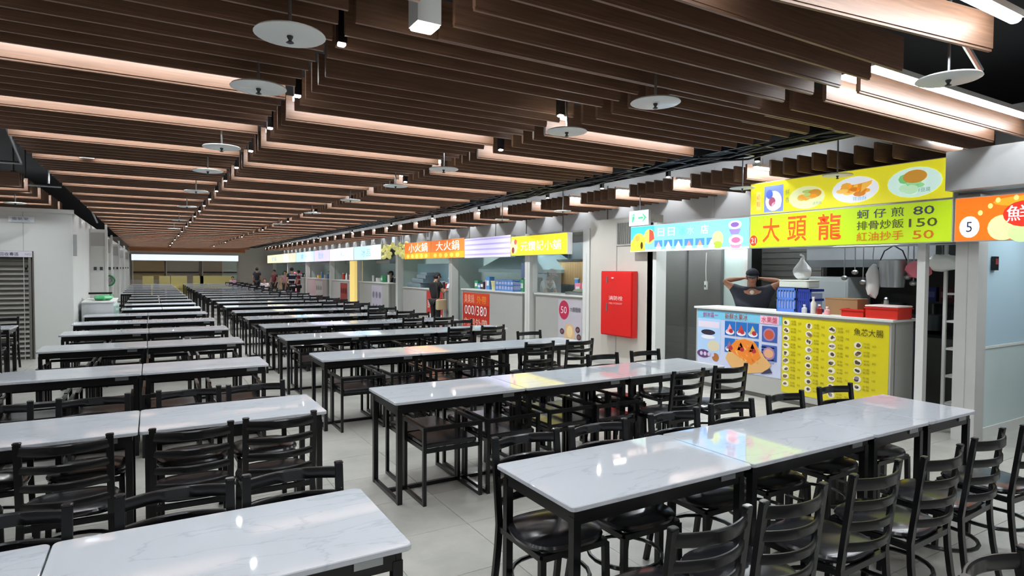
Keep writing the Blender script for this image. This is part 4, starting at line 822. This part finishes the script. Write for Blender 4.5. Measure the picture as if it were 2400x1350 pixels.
# ---- left side: white service counter with bags and boards
t = thing('service_counter', 'white service counter against the left piers', 'counter', (-.98, 14.86, 0)); MB().box(-.24, .3, 0, 1.6, 0, .97).build('body', col((196, 200, 202)), t); MB().rprism(-.24, .32, -.03, 1.62, .97, 1.0, .01, .004).build('worktop', M_WHITE, t); MB().box(.3, .34, .02, 1.5, .3, .9).build('glass_side', col((170, 200, 190), 0, .2), t)
t = on('green_bag', 'green plastic bag lying on the white service counter', 'bag', -.88, 15.3, 1.0); MB().blob((0, 0, .055), .17, .25, .06, 14, 8, lambda q: q*(1+.15*math.sin(40*q.x+33*q.y))).build('film', mat('green_film', (70, 170, 110), .3), t, True); MB().tube([(.1, 0, .08), (.16, .02, .14), (.2, .0, .08)], .01, 5).build('knot', MATS['green_film'], t)
t = on('serving_tray', 'black and red serving tray lying across the green bag', 'tray', -.95, 15.7, 1.125); MB().rprism(-.2, .22, -.15, .15, 0, .02, .03, .005).build('tray', col((150, 70, 60)), t); MB().box(-.2, .22, -.16, -.15, -.005, .035).build('rim', M_BLACK, t)
t = on('green_hose', 'green coiled hose hung on the second left pier', 'hose', -1.05, 20.985, 1.15); MB().tube([(.13*math.cos(a), -.03-.004*i, .16+.14*math.sin(a)) for i, a in enumerate([2*PI*k/12 for k in range(25)])], .025, 6).build('coil', mat('green_hose', (40, 120, 74), .4), t, True); MB().box(-.03, .03, -.05, .0, .12, .2).build('bracket', M_STEEL, t)

# ------------------------------------------------------------------ people
def skin_mesh(name, joints, edges, m, parent, root=0, sub=1):
    """one continuous surface grown over a skeleton; joints = [(x,y,z,r[,ry])]"""
    me = bpy.data.meshes.new(name); me.from_pydata([j[:3] for j in joints], edges, [])
    o = bpy.data.objects.new(name, me); C.objects.link(o)
    bm = bmesh.new(); bm.from_mesh(me); ly = bm.verts.layers.skin.verify()
    for i, v in enumerate(bm.verts):
        j = joints[i]; v[ly].radius = (j[3], j[4] if len(j) > 4 else j[3]); v[ly].use_root = (i == root)
    bm.to_mesh(me); bm.free()
    sk = o.modifiers.new('s', 'SKIN'); sk.use_smooth_shade = True
    sb = o.modifiers.new('u', 'SUBSURF'); sb.levels = sub; sb.render_levels = sub
    dg = bpy.context.evaluated_depsgraph_get(); dg.update()
    new = bpy.data.meshes.new_from_object(o.evaluated_get(dg)); o.modifiers.clear(); o.data = new; bpy.data.meshes.remove(me)
    new.materials.clear(); new.materials.append(m); new.polygons.foreach_set('use_smooth', [True]*len(new.polygons)); o.parent = parent; return o
SKIN = mat('skin', (196, 150, 122), .5, vary=.04)
def lerp(a, b, t): return tuple(a[i]+(b[i]-a[i])*t for i in range(3))
def person(label, x, y, rz, H=1.65, shirt=(40, 40, 46), pants=(36, 38, 46), hair=(26, 22, 22), arms=None, lean=0., headtilt=0., cap=None, seated=False, long_sleeve=False, sub=1, apron=None, skin=None, legs=True, girth=1.):
    """figure facing local +Y; s scales a 1.7 m body"""
    s = H/1.7; t = thing('person', label, 'person', (x, y, 0), rz); SK = skin or SKIN
    def L(p):  # lean the upper body forward about the hip
        z = p[2]-.92
        if z <= 0: return p
        return (p[0], p[1]*math.cos(lean)+z*math.sin(lean), .92+z*math.cos(lean)-p[1]*math.sin(lean))
    drop = -.46 if seated else 0
    A = arms or [((-.23, .0, 1.12), (-.22, .12, .9)), ((.23, .0, 1.12), (.22, .12, .9))]
    J = []; E = []
    def j(p, rr, ry=None, lz=True):
        q = L(p) if lz else p; J.append((q[0]*s, q[1]*s, (q[2]+drop)*s, rr*s, (ry or rr)*s)); return len(J)-1
    pel = j((0, 0, .93), .122*girth, .09*girth); wai = j((0, 0, 1.06), .1*girth*girth, .078*girth); che = j((0, .01, 1.28), .12*girth, .085*girth); nk0 = j((0, 0, 1.42), .06); nk1 = j((0, .015, 1.48), .05)
    E += [(pel, wai), (wai, che), (che, nk0), (nk0, nk1)]
    ht = headtilt; hb = (0, .02, 1.50)
    def hd(yy, zz): return (0, hb[1]+yy*math.cos(ht)+zz*math.sin(ht), hb[2]+zz*math.cos(ht)-yy*math.sin(ht))
    h1 = j(hd(.02, .02), .062, .07); h2 = j(hd(.01, .09), .074, .09); h3 = j(hd(0, .16), .06, .075); E += [(nk1, h1), (h1, h2), (h2, h3)]
    sl = [(pel, J[pel]), (wai, J[wai]), (che, J[che])]; armJ = []
    for sd, (el, ha) in zip((-1, 1), A):
        sh_ = j((sd*.175*girth, 0, 1.385), .058*girth); e = j(el, .042); f_ = j(lerp(el, ha, .55), .037); w_ = j(ha, .026); E += [(che, sh_), (sh_, e), (e, f_), (f_, w_)]
        dv = Vector(ha)-Vector(el); dv.normalize(); side = dv.cross(Vector((0, 0, 1))); side = side.normalized() if side.length > .1 else Vector((1, 0, 0))
        pal = j(tuple(Vector(ha)+dv*.06), .032, .018); E.append((w_, pal)); armJ.append((sh_, e, f_, w_))
        for q, ln in enumerate((.062, .072, .068, .055)):
            b0 = Vector(ha)+dv*.095+side*(.027-.018*q); k0 = j(tuple(b0), .0095); k1 = j(tuple(b0+dv*ln*.5-Vector((0, 0, .006))), .0085); k2 = j(tuple(b0+dv*ln-Vector((0, 0, .018))), .0075); E += [(pal, k0), (k0, k1), (k1, k2)]
        th = Vector(ha)+dv*.035+side*.034*(-sd if False else 1); k0 = j(tuple(th), .0105); k1 = j(tuple(th+dv*.04+side*.012), .009); E += [(w_, k0), (k0, k1)]
    lj = []
    for sd in (-1, 1):
        hip = j((sd*.09, 0, .88), .085, None, False)
        if seated: kn = j((sd*.12, .42, .93), .06, None, False); an = j((sd*.12, .40, .54), .04, None, False); to = j((sd*.12, .54, .49), .035, .03, False)
        else: kn = j((sd*.1, .015, .48), .056, None, False); an = j((sd*.1, -.01, .085), .038, None, False); to = j((sd*.11, .15, .035), .036, .03, False)
        E += [(pel, hip), (hip, kn), (kn, an), (an, to)]; lj.append((hip, kn, an, to))
    skin_mesh('body', J, E, SK, t, pel, sub)
    # clothes: a second, slightly larger skin over trunk, upper arms and legs
    def grow(i, k=1.12, a=.008): q = J[i]; return (*q[:3], q[3]*k+a*s, q[4]*k+a*s)
    cj = [grow(pel, 1.25), grow(wai, 1.32), grow(che, 1.32), (*J[nk0][:3], .062*s, .06*s)]; ce = [(0, 1), (1, 2), (2, 3)]
    for sh_, e, f_, w_ in armJ:
        n = len(cj); cj.append(grow(sh_, 1.15)); half = lerp(J[sh_], J[e], .55); cj.append((*half, .058*s, .058*s)); ce += [(2, n), (n, n+1)]
        if long_sleeve: cj += [grow(e, 1.15), grow(w_, 1.15)]; ce += [(n+1, n+2), (n+2, n+3)]
    skin_mesh('shirt', cj, ce, col(shirt, 0, .7), t, 0, sub)
    if legs:
        cj = [grow(pel, 1.1)]; ce = []
        for hip, kn, an, to in lj: n = len(cj); cj += [grow(hip, 1.08), grow(kn, 1.12), (*lerp(J[kn], J[an], .92), .052*s, .052*s)]; ce += [(0, n), (n, n+1), (n+1, n+2)]
        skin_mesh('trousers', cj, ce, col(pants, 0, .7), t, 0, sub)
        for hip, kn, an, to in lj:
            a, b = Vector(J[an][:3]), Vector(J[to][:3]); zf = min(a.z, b.z); MB().blob(((a.x+b.x)/2, (a.y+b.y)/2+.01, b.z), .048*s, .13*s, .045*s, 10, 6).build('shoe', col((40, 40, 44)), t, True)
    c2 = Vector(J[h2][:3]); up = (Vector(J[h3][:3])-Vector(J[h1][:3])).normalized(); fw = Vector((0, up.z, -up.y))
    # face
    eye = MB(); 
    for sd in (-1, 1): eye.blob(c2+Vector((sd*.031*s, 0, 0))+fw*.082*s+up*.005*s, .011*s, .008*s, .008*s, 8, 5)
    eye.build('eyes', col((40, 30, 28)), t, True); MB().blob(c2+fw*.096*s-up*.022*s, .014*s, .018*s, .022*s, 8, 5).build('nose', SK, t, True); MB().blob(c2+fw*.086*s-up*.058*s, .025*s, .01*s, .008*s, 8, 5).build('mouth', col((150, 84, 76)), t, True)
    for sd in (-1, 1): MB().blob(c2+Vector((sd*.08*s, 0, 0))-up*.01*s, .012*s, .022*s, .032*s, 8, 5).build('ear', SK, t, True)
    if cap:
        cc = c2+up*.045*s; MB().blob(cc, .092*s, .105*s, .085*s, 16, 8, lambda q: q if q.z > -.01*s else Vector((q.x, q.y, -.01*s))).build('cap', col(cap, 0, .7), t, True)
        v = MB(); R_ = [cc+fw*(.09*s)*math.cos(a)*1.0+Vector((math.sin(a)*.085*s, 0, 0)) for a in [-1.2+2.4*k/8 for k in range(9)]]; R2 = [cc+fw*(.17*s)*math.cos(a)+Vector((math.sin(a)*.085*s, 0, 0))-up*.02*s for a in [-1.2+2.4*k/8 for k in range(9)]]
        v.add(R_+R2+[q-up*.006*s for q in R_+R2], [(k, k+1, k+10, k+9) for k in range(8)]+[(k+19, k+18, k+27, k+28) for k in range(8)]); v.build('cap_visor', col(cap, 0, .7), t, True)
        MB().blob(c2-fw*.03*s-up*.0*s, .088*s, .085*s, .075*s, 12, 7, lambda q: q if q.y < .01*s else Vector((q.x, .01*s, q.z))).build('hair', col(hair, 0, .6), t, True)
    else:
        MB().blob(c2-fw*.018*s+up*.035*s, .09*s, .1*s, .088*s, 16, 8, lambda q: q if not (q.y > .05*s and q.z < .03*s) else Vector((q.x, .05*s, q.z))).build('hair', col(hair, 0, .6), t, True)
    if apron: MB().strip([(0, .155*s+.0, .7*s), (0, .15*s, 1.0*s), (0, .15*s, 1.3*s)], (.13*s, 0, 0), (0, .006, 0)).build('apron', col(apron), t)
    return t
# seller with both hands behind the head
t = person('person in a dark cap and dark sleeveless top with both hands behind the head', 7.72, 5.97, PI/2+.65, 1.73, girth=1.25, shirt=(40, 42, 54), cap=(24, 28, 40), skin=mat('tan_skin', (170, 118, 92), .5),
           arms=[((-.40, .03, 1.52), (-.16, -.10, 1.555)), ((.40, .03, 1.52), (.16, -.10, 1.555))], headtilt=.35, sub=2)
MB().tube([(.06*math.cos(a), .085+.03*math.sin(a)-.01, 1.44+.05*math.sin(a)) for a in [PI+PI*k/8 for k in range(9)]], .006, 6).build('neck_strap', col((80, 60, 40)), t); MB().blob((0, .16, 1.385), .03, .012, .03, 8, 6).build('pendant', col((230, 226, 214)), t, True)
# woman ordering
t = person('person in black with a dark hat looking at a phone, cream bag on the hip', 6.5, 14.95, -PI/2+.35, 1.6, shirt=(28, 28, 32), pants=(30, 30, 34), hair=(30, 26, 30), arms=[((-.22, .1, 1.14), (-.06, .34, 1.2)), ((.22, .1, 1.14), (.07, .34, 1.2))], headtilt=.35, cap=(36, 34, 46), sub=2)
MB().obox((-.04, .44, 1.18), (.08, 0, 0), (0, .01, .0), (0, .05, .12)).build('phone', col((220, 226, 236), .3), t); MB().rprism(.16, .27, -.16, .16, .62, .9, .03, .02).build('shoulder_bag', col((190, 176, 140)), t, True)
MB().tube([(.2, -.12, .9), (.17, -.1, 1.15), (.1, -.09, 1.38), (.08, .06, 1.38), (.17, .13, 1.1), (.2, .12, .9)], .012, 6).build('bag_strap', col((50, 46, 44)), t)
# worker in the stall left of the cabinet
t = person('person in a white cap and white shirt with dark apron over the stall counter', 7.75, 11.62, PI/2+2.0, 1.74, shirt=(222, 226, 226), pants=(50, 60, 80), cap=(232, 230, 224), arms=[((-.2, .18, 1.12), (-.1, .36, 1.0)), ((.2, .18, 1.12), (.1, .36, 1.0))], lean=.22, headtilt=.3, apron=(52, 66, 92))
# distant customers
for (x, y, rz, H, sh_, pa, seat, lab) in (
    (5.6, 29.5, .3, 1.72, (30, 34, 56), (30, 32, 40), False, 'tall person in a navy top with white stripes standing in the far aisle'),
    (6.1, 30.5, 1.2, 1.6, (150, 40, 60), (40, 30, 34), False, 'person in a dark red top beside the person with white stripes'),
    (5.2, 37.5, -.6, 1.7, (36, 38, 46), (30, 32, 40), False, 'person in dark clothes standing far off, left of the cream pillar'),
    (5.5, 39.5, .4, 1.74, (28, 34, 60), (30, 32, 40), False, 'tallest person in the far group, in a navy jacket'),
    (5.9, 36.0, 2.2, 1.6, (110, 40, 50), (50, 40, 40), False, 'person in maroon standing at the far lit stalls'),
    (6.3, 35.0, 2.6, 1.55, (190, 140, 150), (60, 50, 60), False, 'person in a dusty pink top at the far lit stalls'),
    (4.3, 41.0, 2.8, 1.6, (222, 170, 190), (60, 50, 60), True, 'seated person in a pale pink top at the far tables'),
    (5.0, 33.4, 2.9, 1.6, (226, 214, 220), (60, 60, 70), True, 'seated person in a whitish top at the far right tables')):
    t = person(lab, x, y, rz, H, sh_, pa, seated=seat)
    if 'stripes' in lab:
        for z in (1.36, 1.12, .86): MB().lathe([(.17, z), (.172, z+.03), (.168, z+.06)], 14).build('stripe', col((220, 222, 230)), t, True)
    if seat:
        pass
for i, (y, c) in enumerate(((22.2, (30, 34, 30)), (27.0, (90, 100, 80)), (31.2, (120, 100, 90)))):
    person('vendor behind the counter of a far stall, %s beyond the blue panels' % ORD[i], 7.85, y, PI/2, 1.6, c, (60, 60, 64), cap=(50, 50, 46))
# low plates on which the far seated customers sit
for i, (x, y) in enumerate(((4.3, 41.0), (5.0, 33.4))):
    t = thing('stool', 'plain dark stool under the %s seated far customer' % ORD[i], 'stool', (x, y, 0)); MB().box(-.18, .18, -.18, .18, .33, .36).build('seat', M_BLACK, t)
    for sx in (-1, 1):
        for sy in (-1, 1): MB().box(sx*.15-.015, sx*.15+.015, sy*.15-.015, sy*.15+.015, 0, .33).build('leg', M_BLACK, t)

# ---- small goods on the counters and shelves of the lit stalls
R = random.Random(33)
GOODS = [('paper_cup_stack', 'cup'), ('sauce_bottle', 'bottle'), ('packed_box', 'box'), ('steel_canister', 'canister')]
n_ = 0
for si, (y0, y1) in enumerate(((9.3, 9.9), (11.5, 12.0), (13.4, 14.2), (15.6, 16.6), (20.2, 23.2), (24.8, 27.4), (29, 32), (34, 37), (39, 42))):
    for q in range(5):
        y = y0+(y1-y0)*(q+.5)/5; k = R.randrange(4); c = R.choice(((220, 60, 50), (240, 200, 80), (90, 150, 210), (230, 230, 226), (70, 160, 110), (240, 150, 170), (60, 60, 66)))
        t = thing(GOODS[k][0], 'small %s on the worktop of the %s lit stall, %s from the right' % (GOODS[k][1], ORD[si], ORD[q]), GOODS[k][1], (7.36, y, 1.20 if si not in (1, 2, 3) else (1.19 if si < 3 else 1.12)), 0, 'small goods on the stall counters')
        h = R.uniform(.14, .32)
        if k == 2: MB().box(-.07, .07, -.09, .09, 0, h).build('carton', col(c), t); MB().box(-.073, -.07, -.06, .06, h*.3, h*.7).build('label_patch', col((236, 236, 230)), t)
        else:
            MB().lathe([(.045, 0), (.05, h*.7), (.03 if k == 1 else .05, h*.85), (.02 if k == 1 else .05, h)], 12).build('body', col(c, 0, .3), t, True); MB().lathe([(.024 if k == 1 else .054, h), (.024 if k == 1 else .054, h+.025)], 12).build('lid', col((230, 230, 226)), t)
for si, (y, z, w, c) in enumerate(((10.3, 1.75, .5, (206, 196, 176)), (13.9, 1.55, .5, (90, 100, 110)), (21.5, 1.4, .8, (180, 190, 186)), (26.5, 1.3, .7, (236, 190, 110)), (30.5, 1.3, .8, (200, 210, 216)), (35.5, 1.3, .9, (190, 170, 150)))):
    t = thing('wall_rack', 'shelf rack with goods on the back wall of the %s lit stall' % ORD[si], 'rack', (9.5, y, z))
    for zz in (0, .3, .6):
        MB().box(-.2, .25, -w, w, zz, zz+.025).build('shelf_board', M_STEEL, t)
        if zz < .6:
            for q in range(5): yq = -w+.1+(2*w-.2)*q/4; MB().box(-.12, .1, yq-.07, yq+.07, zz+.025, zz+.025+R.uniform(.1, .22)).build('packet', col(tuple(max(0, min(255, v+R.randint(-50, 50))) for v in c)), t)
    for yy_ in (-w, w): MB().box(.2, .24, yy_-.02, yy_+.02, -.3, .65).build('upright', M_STEEL, t)
